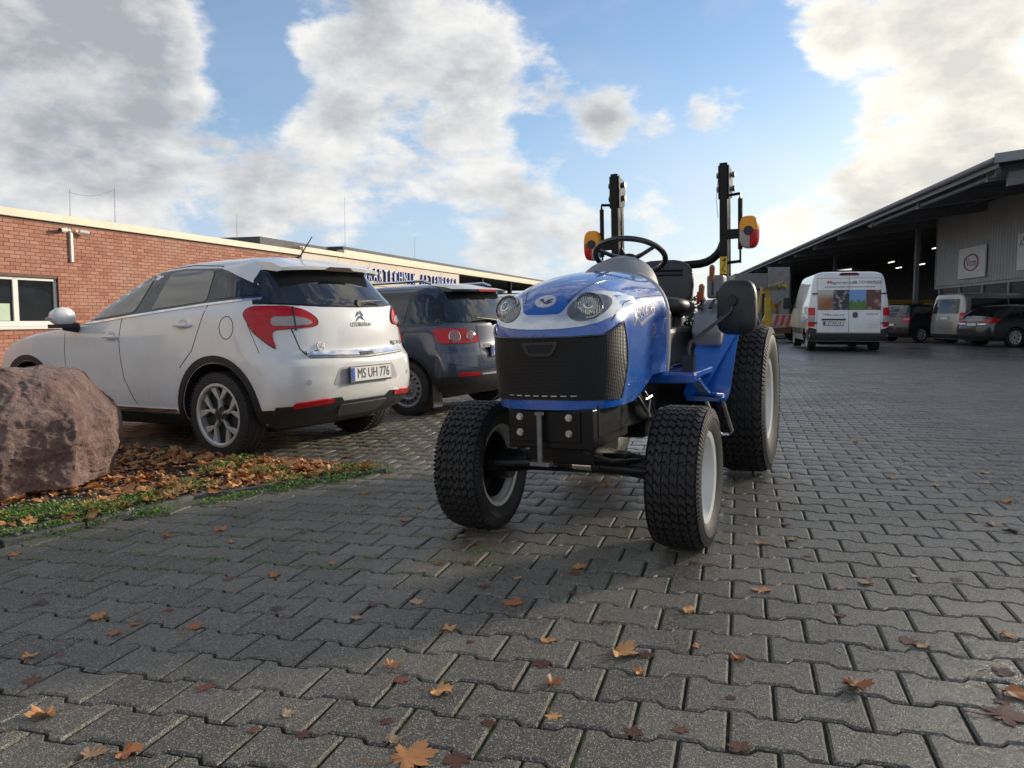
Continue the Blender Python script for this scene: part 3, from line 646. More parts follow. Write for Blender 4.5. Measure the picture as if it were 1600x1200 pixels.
def brick_building():
    e=empty('brick_building','single storey red brick office building with cream roof edge and wide white window','building')
    T0,T1=-9.0,11.6; wt0,wt1,wz0,wz1=-3.4,1.52,.86,1.95
    mb=MB(); n0=-.008
    wbox(mb,T0,wt0,-.4,n0,WB,WT); wbox(mb,wt1,T1,-.4,n0,WB,WT); wbox(mb,wt0,wt1,-.4,n0,WB,wz0); wbox(mb,wt0,wt1,-.4,n0,wz1,WT)
    wbox(mb,T0,T1,-6,-5.6,WB,WT); wbox(mb,T0,T0+.3,-5.6,-.4,WB,WT)
    wall=mb.build('wall',M['mortar'],e,smooth=0,fix=False)
    # bricks in stretcher bond
    bl,bh,j=.24,.071,.012; rows=int((WT-.16-WB)/(bh+j)); items=[]
    for k in range(rows):
        z=WB+.01+k*(bh+j); t=T0-(.126 if k%2 else 0)
        while t<T1-.02:
            a,b=max(t,T0),min(t+bl,T1); t+=bl+j
            segs=[(a,b)]
            if z+bh>wz0+.0 and z<wz1:
                segs=[s for s in ((a,min(b,wt0)),(max(a,wt1),b)) if s[1]-s[0]>.03]
            for s in segs:
                if s[1]-s[0]>.03: items.append((s[0],s[1],z))
    def key(it):
        p=wp((it[0]+it[1])/2,0,it[2]); d=p.y; px=800+FPX*p.x/d; py=HOR-(it[2]-CAMH)*FPX/d
        vis=-5<px<476 and not (py>430+max(0,(120-px))*.9) and py<520
        return (0 if vis else 1e3)+d
    items.sort(key=key)
    def bgeo(L): return [(-L/2,-.09,0),(L/2,-.09,0),(L/2,0,0),(-L/2,0,0),(-L/2,-.09,bh),(L/2,-.09,bh),(L/2,0,bh),(-L/2,0,bh)],[(0,1,2,3),(4,7,6,5),(0,4,5,1),(1,5,6,2),(2,6,7,3),(3,7,4,0)]
    cache={}
    for a,b,z in items[:300]:
        L=round(b-a,3)
        if L not in cache:
            m=MB(); m.add(*bgeo(L)); me=m.mesh('brick',M['brick'],smooth=0)
            q=me.attributes.new('tone','FLOAT','POINT'); q=me.attributes.new('flag','FLOAT','POINT'); q.data.foreach_set('value',[1.0]*8); cache[L]=me
        o=link('brick',cache[L],wall); p=wp((a+b)/2,random.uniform(0,.004),z); o.matrix_world=Matrix.Translation(p)@WM.to_4x4()
    V=[];Fc=[];T=[]
    for a,b,z in items[300:]:
        vs,fs=bgeo(b-a); o=wp((a+b)/2,random.uniform(0,.004),z); k=len(V); V+=[tuple(o+WM@Vector(v)) for v in vs]; Fc+=[tuple(i+k for i in f) for f in fs]; T+=[random.random()]*8
    me=bpy.data.meshes.new('bricks'); me.from_pydata(V,[],Fc); me.materials.append(M['brick']); q=me.attributes.new('tone','FLOAT','POINT'); q.data.foreach_set('value',T)
    bm=bmesh.new(); bm.from_mesh(me); bmesh.ops.recalc_face_normals(bm,faces=bm.faces); bm.to_mesh(me); bm.free()
    tag(link('bricks_beyond',me,wall),kind='stuff')
    m=MB(); wbox(m,T0-.05,T1,-.45,.06,WT-.13,WT+.05); wbox(m,T0-.05,T1,-6.05,-.45,WT-.1,WT+.02); m.build('roof_edge',M['cream'],e,smooth=0,bevel=.01)
    # windows: two leaves shown, set back in the reveal
    win=MB()
    zs,zt=wz0,wz1; fr=[(wt0,wt0+.07),(-2.0,-1.9),(.40,.53),(wt1-.07,wt1)]
    for a,b in fr: wbox(win,a,b,-.13,-.06,zs+.1,zt)
    wbox(win,wt0,wt1,-.13,-.06,zt-.07,zt); wbox(win,wt0,wt1,-.13,-.05,zs+.0,zs+.12)
    wi=win.build('window_frame',M['frame_white'],e,smooth=0,bevel=.006)
    for a,b in ((wt0+.07,-2.0),(-1.9,.40),(.53,wt1-.07)):
        q=MB(); wbox(q,a,b,-.105,-.095,zs+.12,zt-.07); q.build('pane',M['pane'],wi,smooth=0)
    q=MB(); wbox(q,-1.2,.33,-.094,-.090,zs+.13,zs+.50); q.build('privacy_film',pm('green_film',(.45,.56,.40),.6,var=.05),wi,smooth=0)
    q=MB(); wbox(q,wt0-.06,wt1+.05,-.19,.05,zs-.06,zs-.0); q.build('window_sill',M['frame_white'],e,smooth=0,bevel=.006)
    q=MB(); wbox(q,wt0,wt1,-.40,-.30,zs,zt); q.build('window_back',M['dark_in'],e,smooth=0)
    return e
brick_building()
def cctv():
    e=empty('security_cameras','pair of small security cameras on a white conduit on the brick wall','camera'); t=1.9
    m=MB(); wbox(m,t-.035,t+.035,.004,.06,2.35,3.05); m.build('conduit',M['frame_white'],e,smooth=0,bevel=.005)
    for s in (-1,1):
        m=MB(); m.cyl(wp(t+s*.10,.07,3.06),wp(t+s*.10,.12,3.08),.03); m.cyl(wp(t+s*.18,.10,3.07),wp(t+s*.40,.16,3.05),.045,.05,14); m.build('camera_body',M['frame_white'],e)
        m=MB(); m.cyl(wp(t+s*.40,.16,3.05),wp(t+s*.43,.168,3.047),.043,.04,14); m.build('camera_lens',M['gloss_black'],e)
cctv()
def clad_building():
    e=empty('clad_building','long low hall with beige panel front and cream roof edge carrying blue letters','building')
    T0,T1,T2=11.62,26.8,62.0
    m=MB(); wbox(m,T0,T1,-.4,-.03,WB,WT+.2); wbox(m,T2-.4,T2,-14,.0,WB,WT+.1); wbox(m,T0,T2,-14.4,-14,WB,WT+.1); wbox(m,T1-.3,T1,-14,-.4,WB,WT+.1)
    m.build('wall',M['clad'],e,smooth=0)
    ts=[T0+.02]+[T0+2.53*i for i in range(1,6)]+[T1]
    for a,b in zip(ts[:-1],ts[1:]):
        for z0,z1 in ((WB+.02,2.36),(2.38,WT-.02)):
            q=MB(); wbox(q,a+.008,b-.008,-.03,.02,z0,z1); q.build('panel',M['clad'],e,smooth=0,bevel=.004)
    q=MB(); wbox(q,T0,T2,-.2,.10,WT,WT+.17); wbox(q,T0+3,T2,-.3,.03,WT+.172,WT+.31); q.build('roof_edge',M['cream'],e,smooth=0,bevel=.012)
    q=MB(); wbox(q,T0+3,T2,-14.6,-.02,WT+.315,WT+.44); q.build('roof',M['roof_dark'],e,smooth=0)
    q=MB(); wbox(q,T0-1.5,T0+3,-5,-.6,WT+.06,WT+.40); q.build('roof_box',M['roof_dark'],e,smooth=0)
    for i in range(7):
        q=MB(); t=T1+5.5*i+4; wbox(q,t-.12,t+.12,-.3,-.06,WB,WT); q.build('column',M['gloss_black'],e,smooth=0)
    q=MB(); wbox(q,T1,T2,-9,-8.7,WB,WT); q.build('back_wall',M['dark_in'],e,smooth=0)
    s=empty('building_sign','blue raised letters AGRARTECHNIK ALTENBERGE along the beige hall front','sign')
    mat=pm('blue_letter',(.025,.07,.42),.4,var=.06); face=pm('letter_face',(.62,.67,.80),.4,var=.05)
    txt='AGRARTECHNIK ALTENBERGE'; t0,t1=15.35,26.45
    for i,ch in enumerate(txt):
        if ch==' ': continue
        t=t0+(t1-t0)*(i+.5)/len(txt); o=wp(t,.14,2.80)
        a=text_on('letter',ch,.74,mat,s,o-WN*.075,(WD.x,WD.y,0),(0,0,1),.04,sx=.74); 
        text_on('letter_face',ch,.735,face,a,o-WN*.030,(WD.x,WD.y,0),(0,0,1),.004,sx=.74)
    return e
clad_building()
M['hall_rod']=pm('rod_grey',(.12,.12,.12),.5)
def rods():
    for t,h,z in ((3.9,1.05,WT),(2.5,.8,WT),(8.9,1.0,WT),(15.8,2.2,WT+.3),(22.5,1.2,WT+.4)):
        m=MB(); m.cyl(wp(t,-.6,z),wp(t+.03,-.6,z+h),.007,.004,6); m.cyl(wp(t,-.6,z-.02),wp(t,-.6,z+.06),.12,.1,10)
        tag(m.build('lightning_rod',M['hall_rod']),'thin metal lightning rod standing on the flat roof edge','lightning rod','lightning rods on the left roofs')
    p=[wp(2.5+1.4*i/10,-.6,WT+.72+.26*i/10-.12*math.sin(PI*i/10)) for i in range(11)]
    m=MB(); m.tube(p,.004,5); tag(m.build('rod_wire',M['black']),'thin sagging wire strung between two lightning rods on the brick roof','wire')
rods()
# beige hall beside the yard on the left, seen only as a mirror image in car windows
def side_hall():
    e=empty('side_hall','plain beige workshop hall closing the yard to the left','building')
    m=MB(); m.box((-24,-6,2.6),(8,34,6.4)); m.build('wall',M['clad'],e,smooth=0)
    m=MB(); m.box((-24,-6,5.95),(8.6,34.6,.3)); m.build('roof_edge',M['cream'],e,smooth=0,bevel=.02)
    for i in range(5):
        q=MB(); q.box((-19.97,-18+i*6,1.6),(.1,2.4,1.2)); q.build('window',M['pane'],e,smooth=0)
side_hall()
# ------------------------------------------------------------------ right hall with open front
HA=R(9.3); HO=Vector((14.1,23.3,0)); HD=Vector((math.sin(HA),math.cos(HA),0)); HN=Vector((HD.y,-HD.x,0)); HM=Matrix((HD,HN,Vector((0,0,1)))).transposed(); HZ=5.58; HS=.13; HB=gz(20)-.05
def hp(t,n,z): return HO+HD*t+HN*n+Vector((0,0,z))
def hbox(mb,t0,t1,n0,n1,z0,z1,m=0): return mb.box(hp((t0+t1)/2,(n0+n1)/2,(z0+z1)/2),(t1-t0,n1-n0,z1-z0),HM,m)
M['hall_steel']=pm('hall_steel',(.16,.165,.17),.55,var=.1,vs=2)
M['hall_clad']=pm('grey_sheet',(.36,.355,.345),.5,var=.06,vs=1.2,dirt=.1)
M['hall_fascia']=pm('grey_fascia',(.26,.265,.28),.45,var=.05)
M['hall_deck']=pm('roof_deck',(.10,.10,.10),.7,var=.2)
def hall():
    e=empty('machinery_hall','long dark open fronted machinery hall with low pitched roof and grey sheet wall','building'); LT=84; WID=34
    # roof deck with trapezoid ribs (rises to the ridge, then falls)
    def rf(n): return HZ+HS*min(n,WID/2)-HS*max(0,n-WID/2)
    m=MB()
    for n0,n1 in ((0,WID/2),(WID/2,WID)):
        m.add([hp(0,n0,rf(n0)),hp(LT,n0,rf(n0)),hp(LT,n1,rf(n1)),hp(0,n1,rf(n1)),hp(0,n0,rf(n0)+.16),hp(LT,n0,rf(n0)+.16),hp(LT,n1,rf(n1)+.16),hp(0,n1,rf(n1)+.16)],[(0,1,2,3),(4,7,6,5),(0,4,5,1),(1,5,6,2),(2,6,7,3),(3,7,4,0)])
    m.build('roof',M['hall_deck'],e,smooth=0)
    m=MB(); m.tube([hp(-.05,-.10,HZ+.02),hp(LT,-.10,HZ+.02)],.085,10); m.build('gutter',M['hall_steel'],e)
    m=MB(); hbox(m,-.02,LT,-.02,.03,HZ-.20,HZ+.17); m.build('eave_trim',M['hall_steel'],e,smooth=0,bevel=.01)
    # gable fascia towards the yard
    for n0,n1 in ((-.12,WID/2),(WID/2,WID)):
        m=MB(); z0,z1=rf(max(n0,0))-(.015 if n0<0 else 0),rf(n1)
        m.add([hp(-.10,n0,z0-.06),hp(-.10,n1,z1-.06),hp(-.10,n1,z1+.22),hp(-.10,n0,z0+.22),hp(-.03,n0,z0-.06),hp(-.03,n1,z1-.06),hp(-.03,n1,z1+.22),hp(-.03,n0,z0+.22)],[(0,1,2,3),(7,6,5,4),(0,4,5,1),(1,5,6,2),(2,6,7,3),(3,7,4,0)]); m.build('gable_fascia',M['hall_fascia'],e,smooth=0,bevel=.01)
        m=MB(); m.add([hp(.5,max(n0,.5),z0-.62),hp(.5,n1,z1-.62),hp(.5,n1,z1-.22),hp(.5,max(n0,.5),z0-.22),hp(.62,max(n0,.5),z0-.62),hp(.62,n1,z1-.62),hp(.62,n1,z1-.22),hp(.62,max(n0,.5),z0-.22)],[(0,1,2,3),(7,6,5,4),(0,4,5,1),(1,5,6,2),(2,6,7,3),(3,7,4,0)]); m.build('gable_beam',M['hall_steel'],e,smooth=0)
    # rafters under the deck and a pipe under the eave
    for i in range(14):
        t=1.0+6.1*i; m=MB()
        for n0,n1 in ((.1,WID/2),(WID/2,WID-.1)):
            for dz,h,w in ((-.04,.05,.2),(-.22,.32,.04),(-.42,.05,.2)):
                m.bar(hp(t,n0,rf(n0)+dz),hp(t,n1,rf(n1)+dz),w,h)
        m.build('rafter',M['hall_steel'],e,smooth=0)
    for n in (4,8,12,16):
        m=MB(); hbox(m,0,LT,n-.05,n+.05,rf(n)-.16,rf(n)-.02); m.build('purlin',M['hall_steel'],e,smooth=0)
    m=MB(); m.tube([hp(.6,.25,HZ-.30),hp(14,.25,HZ-.30)],.07,10); m.tube([hp(.6,.25,HZ-.30),hp(.45,.2,HZ-.22),hp(.42,.1,HZ)],.085,10); m.build('rain_pipe',M['hall_steel'],e)
    for t in (20.0,38.2,56.5,74.8):
        m=MB(); hbox(m,t-.12,t+.12,4.2,4.4,HB,rf(4.3)-.1); m.build('column',M['hall_steel'],e,smooth=0)
    # enclosed workshop block: corrugated wall from its corner towards the camera
    WNN=5.0; tc=19.2
    pts=[]; t=tc; k=0
    while t>-14:
        pts+= [(t,0),(t-.14,0),(t-.17,.035),(t-.25,.035)]; t-=.28
    zt=rf(WNN)-.05; m=MB(); V=[];Fc=[]
    for tt,d in pts: V+=[hp(tt,WNN-d,2.66),hp(tt,WNN-d,zt)]
    Fc=[(2*i,2*i+1,2*i+3,2*i+2) for i in range(len(pts)-1)]; m.add(V,Fc); m.build('wall_sheet',M['hall_clad'],e,smooth=0,fix=False)
    m=MB(); hbox(m,-14,tc-.02,WNN+.06,WNN+.2,2.62,zt); hbox(m,tc-.05,tc+.02,WNN-.05,WNN+9,2.6,zt+.6); m.build('wall_core',M['hall_clad'],e,smooth=0)
    m=MB(); hbox(m,-14,tc-.3,WNN-.02,WNN+.16,HB,1.55); m.build('plinth_wall',M['hall_clad'],e,smooth=0)
    m=MB(); hbox(m,-14,tc,WNN-.04,WNN+.12,2.52,2.62); hbox(m,-14,tc,WNN-.04,WNN+.12,1.55,1.64); m.build('window_rail',M['hall_fascia'],e,smooth=0)
    t=tc-.6
    while t>-12:
        m=MB(); hbox(m,t-.06,t+.06,WNN-.03,WNN+.1,1.64,2.52); m.build('window_post',M['hall_fascia'],e,smooth=0)
        m=MB(); hbox(m,t-2.54,t-.06,WNN+.03,WNN+.045,1.64,2.52); m.build('window_pane',M['hall_pane'],e,smooth=0); t-=2.6
    # back and end walls keep the inside dark
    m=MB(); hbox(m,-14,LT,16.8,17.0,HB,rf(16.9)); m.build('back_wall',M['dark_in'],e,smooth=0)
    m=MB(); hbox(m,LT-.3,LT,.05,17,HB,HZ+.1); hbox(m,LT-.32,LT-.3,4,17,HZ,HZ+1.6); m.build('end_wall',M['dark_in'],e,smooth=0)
    tube=emis('lamp_tube',(1,.93,.78,1),1.6)
    for t,n,z in ((24,8,5.3),(27.5,8,5.4),(33,7,4.9),(31,10,5.0),(24.5,9.5,4.55),(27,7.0,4.35),(38,9,4.8),(47,8,4.9)):
        q=MB(); q.bar(hp(t,n,z+.05),hp(t+1.4,n,z+.05),.14,.06); b=q.build('lamp_housing',M['hall_steel'],e,smooth=0)
        q=MB(); q.tube([hp(t+.05,n,z),hp(t+1.35,n,z)],.022,8); q.build('lamp_tube',tube,b)
        q=MB(); q.cyl(hp(t+.7,n,z+.08),hp(t+.7,n,rf(n)-.02),.012,n=6); q.build('lamp_rod',M['hall_steel'],b)
    return e
hall()
def hall_sign(t0,t1,z0,z1,kind,label):
    e=empty('wall_sign',label,'sign'); m=MB(); hbox(m,t0,t1,4.86,4.92,z0,z1); m.build('board',pm('sign_white',(.62,.61,.58),.45,var=.04),e,smooth=0,bevel=.008)
    red=pm('sign_red',(.30,.03,.04),.45); cx=(t0+t1)/2; cz=(z0+z1)/2; xd=tuple(-HD)
    if kind==0:
        ring=[hp(cx+.78*math.cos(a),4.855,cz+.36*math.sin(a)) for a in [2*PI*i/40 for i in range(40)]]
        q=MB(); q.tube(ring,.035,6,closed=True); q.build('ring',red,e)
        text_on('lettering','Vicon',.52,red,e,hp(cx,4.854,cz),xd,(0,0,1),.003,sx=.95)
    else:
        text_on('lettering','A',.42,pm('sign_grey',(.16,.15,.15),.5),e,hp(t1-.34,4.854,cz+.34),xd,(0,0,1),.003)
        q=MB(); hbox(q,t1-1.4,t1-.5,4.845,4.858,cz+.42,cz+.62); q.build('red_bar',red,e,smooth=0)
hall_sign(12.9,15.9,2.88,4.30,0,'white board with a red oval logo on the grey hall wall')
hall_sign(6.8,9.9,2.95,4.42,1,'white board with grey letter and red bar on the grey hall wall')
# things inside the hall
def box_container():
    e=empty('site_container','pale grey container with a pipe on its end standing under the hall roof','container')
    x,y=12.6,41.0; m=MB(); m.box((0,0,1.62),(2.6,5,3.1)); b=m.build('shell',pm('container_paint',(.17,.17,.165),.5,var=.06,dirt=.2),e,smooth=0,bevel=.02)
    m=MB(); m.box((.75,-2.56,1.8),(1.0,.1,3.3)); m.build('door',pm('container_door',(.22,.22,.215),.5,dirt=.15),e,smooth=0,bevel=.01)
    m=MB(); m.tube([(-1.1,-2.58,2.4),(-.05,-2.58,2.4),(.05,-2.58,2.3),(.05,-2.58,.1)],.04,8); m.build('pipe',M['gloss_black'],e)
    for sx in (-1,1):
        for sy in (-1,1):
            q=MB(); q.box((sx*1.2,sy*2.3,.06),(.2,.3,.12)); q.build('foot',M['black'],e,smooth=0)
    place(e,x,y,R(100))
    for ch in e.children: pass
box_container()
def yellow_machine():
    e=empty('yellow_machine','yellow field machine with folded boom and striped warning board inside the hall','machine')
    ye=pm('machine_yellow',(.50,.33,.02),.4,var=.15,dirt=.3); rust=pm('machine_brown',(.16,.08,.03),.6,var=.3,dirt=.3); gr=pm('machine_grey',(.12,.12,.12),.6)
    m=MB(); m.loft([[(.10*c,-.12*1+.24*d,z) for c,d in ((-1,0),(1,0),(1,1),(-1,1))] for z in (.30,.8,1.15,1.75)]); 
    m=MB(); m.prism([(-.22,.32),(.10,.32),(.14,.9),(.12,1.15),(.10,1.85),(-.14,1.85),(-.12,1.15),(-.22,.9)],lambda p,s:(p[0],-.08+.16*s,p[1])); m.build('mast',ye,e,smooth=0,bevel=.02)
    m=MB(); m.bar((.3,.2,1.3),(-.1,.1,2.15),.12,.12); m.bar((-.3,.1,2.05),(.75,.1,2.35),.10,.14); m.bar((.0,.1,2.3),(.6,.1,2.5),.06,.06); m.bar((-.35,.1,1.2),(-.25,.1,2.3),.08,.08); m.build('boom',ye,e,smooth=0,bevel=.01)
    m=MB(); m.bar((.2,.2,.6),(.5,.2,1.7),.16,.1); m.bar((.55,.25,.7),(.35,.25,1.6),.1,.1); m.bar((.1,.4,.45),(1.6,.4,.55),.4,.25); m.bar((-.6,.5,.5),(1.6,.5,.5),.1,.16); m.build('frame',rust,e,smooth=0,bevel=.01)
    for i in range(9):
        q=MB(); q.tube([(-.2+.09*i,.0,2.1+.05*(i%3)),(-.15+.09*i,-.05,2.3+.06*(i%2)),(-.1+.1*i,.05,2.15)],.022,6); q.build('hose',gr,e)
    m=MB(); m.box((.62,-.06,.92),(.95,.03,.5)); b=m.build('warning_board',pm('board_pale',(.42,.33,.29),.5,dirt=.2),e,smooth=0)
    for i in range(4):
        q=MB(); x=.26+.24*i; q.prism([(x-.08,.70),(x+.04,.70),(x+.16,1.14),(x+.04,1.14)],lambda p,s:(min(p[0]+.04,1.08),-.085+.012*s,p[1])); q.build('stripe',pm('board_red',(.45,.05,.04),.5,dirt=.2),b,smooth=0)
    for x,y,r in ((-.75,.5,.48),(1.5,.7,.42),(-.75,1.9,.48),(1.5,1.9,.42)):
        q=MB(); q.lathe([(r*.5,-.1),(r*.92,-.12),(r,-.07),(r,.07),(r*.92,.12),(r*.5,.1)],28,M=Matrix.Translation((x,y,r))); w=q.build('wheel',M['rubber'],e)
        q=MB(); q.lathe([(.05,-.05),(r*.5,-.08),(r*.52,-.02)],24,M=Matrix.Translation((x,y,r)),cap=True); q.build('rim',ye,w)
    m=MB(); m.bar((-.75,1.2,.48),(1.5,1.2,.48),1.2,.2); m.build('chassis',rust,e,smooth=0)
    place(e,10.55,32.6,R(97))
yellow_machine()
def yellow_skip():
    e=empty('yellow_skip','ochre yellow steel skip standing deep in the dark hall','skip'); m=MB(); ye=pm('skip_ochre',(.28,.17,.03),.6,var=.15,dirt=.3)
    rings=[[(sx*a,sy*b,z) for sx,sy in ((-1,-1),(1,-1),(1,1),(-1,1))] for a,b,z in ((2.2,.9,.0),(2.7,1.1,1.9))]; m.loft(rings); m.build('tub',ye,e,smooth=0)
    q=MB(); q.tube([(sx*2.72,sy*1.12,1.92) for sx,sy in ((-1,-1),(1,-1),(1,1),(-1,1))],.06,8,closed=True); q.build('rim_tube',ye,e)
    for i in range(5):
        q=MB(); x=-1.8+.9*i; q.bar((x*.9,-.93,.1),(x*1.05,-1.12,1.85),.08,.08,up=(0,1,0)); q.build('rib',ye,e,smooth=0)
    place(e,22.6,43.5,R(99))
yellow_skip()

# a far belt of trees closes the yard beyond the buildings
def distant_wood():
    r=random.Random(31); v=[];f=[]
    for k in range(46):
        cx=-30+k*2.6+r.uniform(-1,1); cy=150+r.uniform(-6,6); h=r.uniform(3.6,6.0); rad=r.uniform(1.6,2.6)
        for _ in range(230):
            a=r.uniform(0,6.28); t=r.random(); d=rad*math.sqrt(r.random())*(1-.5*t*t); x=cx+math.cos(a)*d; y=cy+math.sin(a)*d; z=.1+h*t; q=Quaternion((r.uniform(-1,1),r.uniform(-1,1),r.uniform(-1,1)),r.uniform(0,3)).to_matrix(); b=len(v); s_=r.uniform(.2,.5)
            for p in ((-1,-1,0),(1,-1,0),(1,1,0),(-1,1,0)):
                e=q@(Vector(p)*s_*.6); v.append((x+e.x,y+e.y,max(.0,z+e.z)))
            f.append((b,b+1,b+2,b+3))
    me=bpy.data.meshes.new('distant_wood'); me.from_pydata(v,[],f); s=NT('autumn_foliage'); geo=s.n('ShaderNodeNewGeometry'); s.co=geo.outputs['Position']; s.set(Base_Color=s.mix(s.noise(.6,3,.6),(.03,.05,.015,1),(.10,.07,.025,1)),Roughness=.7); me.materials.append(s.m)
    tag(link('distant_wood',me),'far belt of autumn trees beyond the yard between the buildings','trees',kind='stuff')
distant_wood()
# ------------------------------------------------------------------ vehicles
def paint(name,col,metal=0,rough=.3,dirt=.2,dcol=(.16,.14,.11),coat=1.0):
    s=NT(name); c=s.mix(s.ramp(s.noise(3,4,.6),.3,.7),sat(col,.95)+(1,),sat(col,1.04)+(1,))
    sep=s.n('ShaderNodeSeparateXYZ'); s.l(s.co,sep.inputs[0]); low=s.ramp(sep.outputs[2],.25,1.0,1.0,.25)      # road film is heavier low down
    g=s.math('MULTIPLY',s.math('MULTIPLY',s.ramp(s.noise(4,8,.72,dist=.4),.25,.85),low),dirt*2.2,True); g=s.math('MINIMUM',g,.7)
    sp=s.ramp(s.vor(75),.05,.10,dirt*.9,0); sp=s.math('MULTIPLY',sp,s.ramp(s.noise(7,3,.6),.5,.7)); g=s.math('MAXIMUM',g,sp)
    c=s.mix(g,c,dcol+(1,)); s.set(Base_Color=c,Metallic=metal,Roughness=s.math('ADD',s.math('MULTIPLY',g,.4),rough,True),Coat_Weight=s.math('MULTIPLY',s.math('SUBTRACT',1.0,g),coat),Coat_Roughness=.04); return s.m
def body_mesh(cv,zs,n=3.0,nf=2.6,ncor=11,nside=26):
    rings=[]
    for z in zs:
        xr,xf,w,cr,cf=(cv[k](z) for k in ('xr','xf','w','cr','cf')); L=xf-xr
        if cr+cf>L*.96: k=L*.96/(cr+cf); cr*=k; cf*=k
        half=[]
        for i in range(ncor):
            th=PI/2*i/(ncor-1); half.append((xr+cr*(1-max(0,math.cos(th))**(2/n)),w*math.sin(th)**(2/n)))
        a,b=xr+cr,xf-cf
        for i in range(1,nside): half.append((a+(b-a)*i/nside,w))
        for i in range(ncor):
            th=PI/2*(1-i/(ncor-1)); half.append((xf-cf*(1-max(0,math.cos(th))**(2/nf)),w*max(0,math.sin(th))**(2/nf)))
        xm=(xr+xf)/2; tp=cv.get('taper',.03)
        half=[(x,y*(1-tp*((x-xm)/2.1)**2)) for x,y in half]
        ring=[(x,y,z) for x,y in half]+[(x,-y,z) for x,y in half[1:-1]][::-1]
        rings.append(ring)
    m=MB(); m.loft(rings); return m
def wheel_cut(o,cuts,dark):
    """cut the wheel openings out of a body; faces left inside an opening get the dark liner"""
    o.data.materials.append(dark)
    for x,z,r,y0,y1 in cuts:
        m=MB(); m.lathe([(r,y0),(r,y1)],40,M=Matrix.Translation((x,0,z)),cap=True); c=m.build('cutter',dark,smooth=0)
        md=o.modifiers.new('b','BOOLEAN'); md.operation='DIFFERENCE'; md.solver='EXACT'; md.object=c
        bpy.context.view_layer.update(); me=bpy.data.meshes.new_from_object(o.evaluated_get(bpy.context.evaluated_depsgraph_get()))
        o.modifiers.clear(); old=o.data; o.data=me; bpy.data.meshes.remove(old); bpy.data.objects.remove(c)
    me=o.data
    for p in me.polygons:
        c=p.center
        for x,z,r,y0,y1 in cuts:
            if min(y0,y1)-.01<c.y<max(y0,y1)+.01 and math.hypot(c.x-x,c.z-z)<r+.004:
                q=[math.hypot(me.vertices[i].co.x-x,me.vertices[i].co.z-z) for i in p.vertices]
                if max(q)<r+.003 and (abs(p.normal.y)>.98 or min(q)>r-.01): p.material_index=1
    me.shade_smooth(); me.set_sharp_from_angle(angle=R(32))
def arch_poly(x,z,r0,r1,a0=-8,a1=188,n=26):
    A=[R(a0+(a1-a0)*i/n) for i in range(n+1)]
    return [(x+r1*math.cos(a),z+r1*math.sin(a)) for a in A]+[(x+r0*math.cos(a),z+r0*math.sin(a)) for a in A[::-1]]
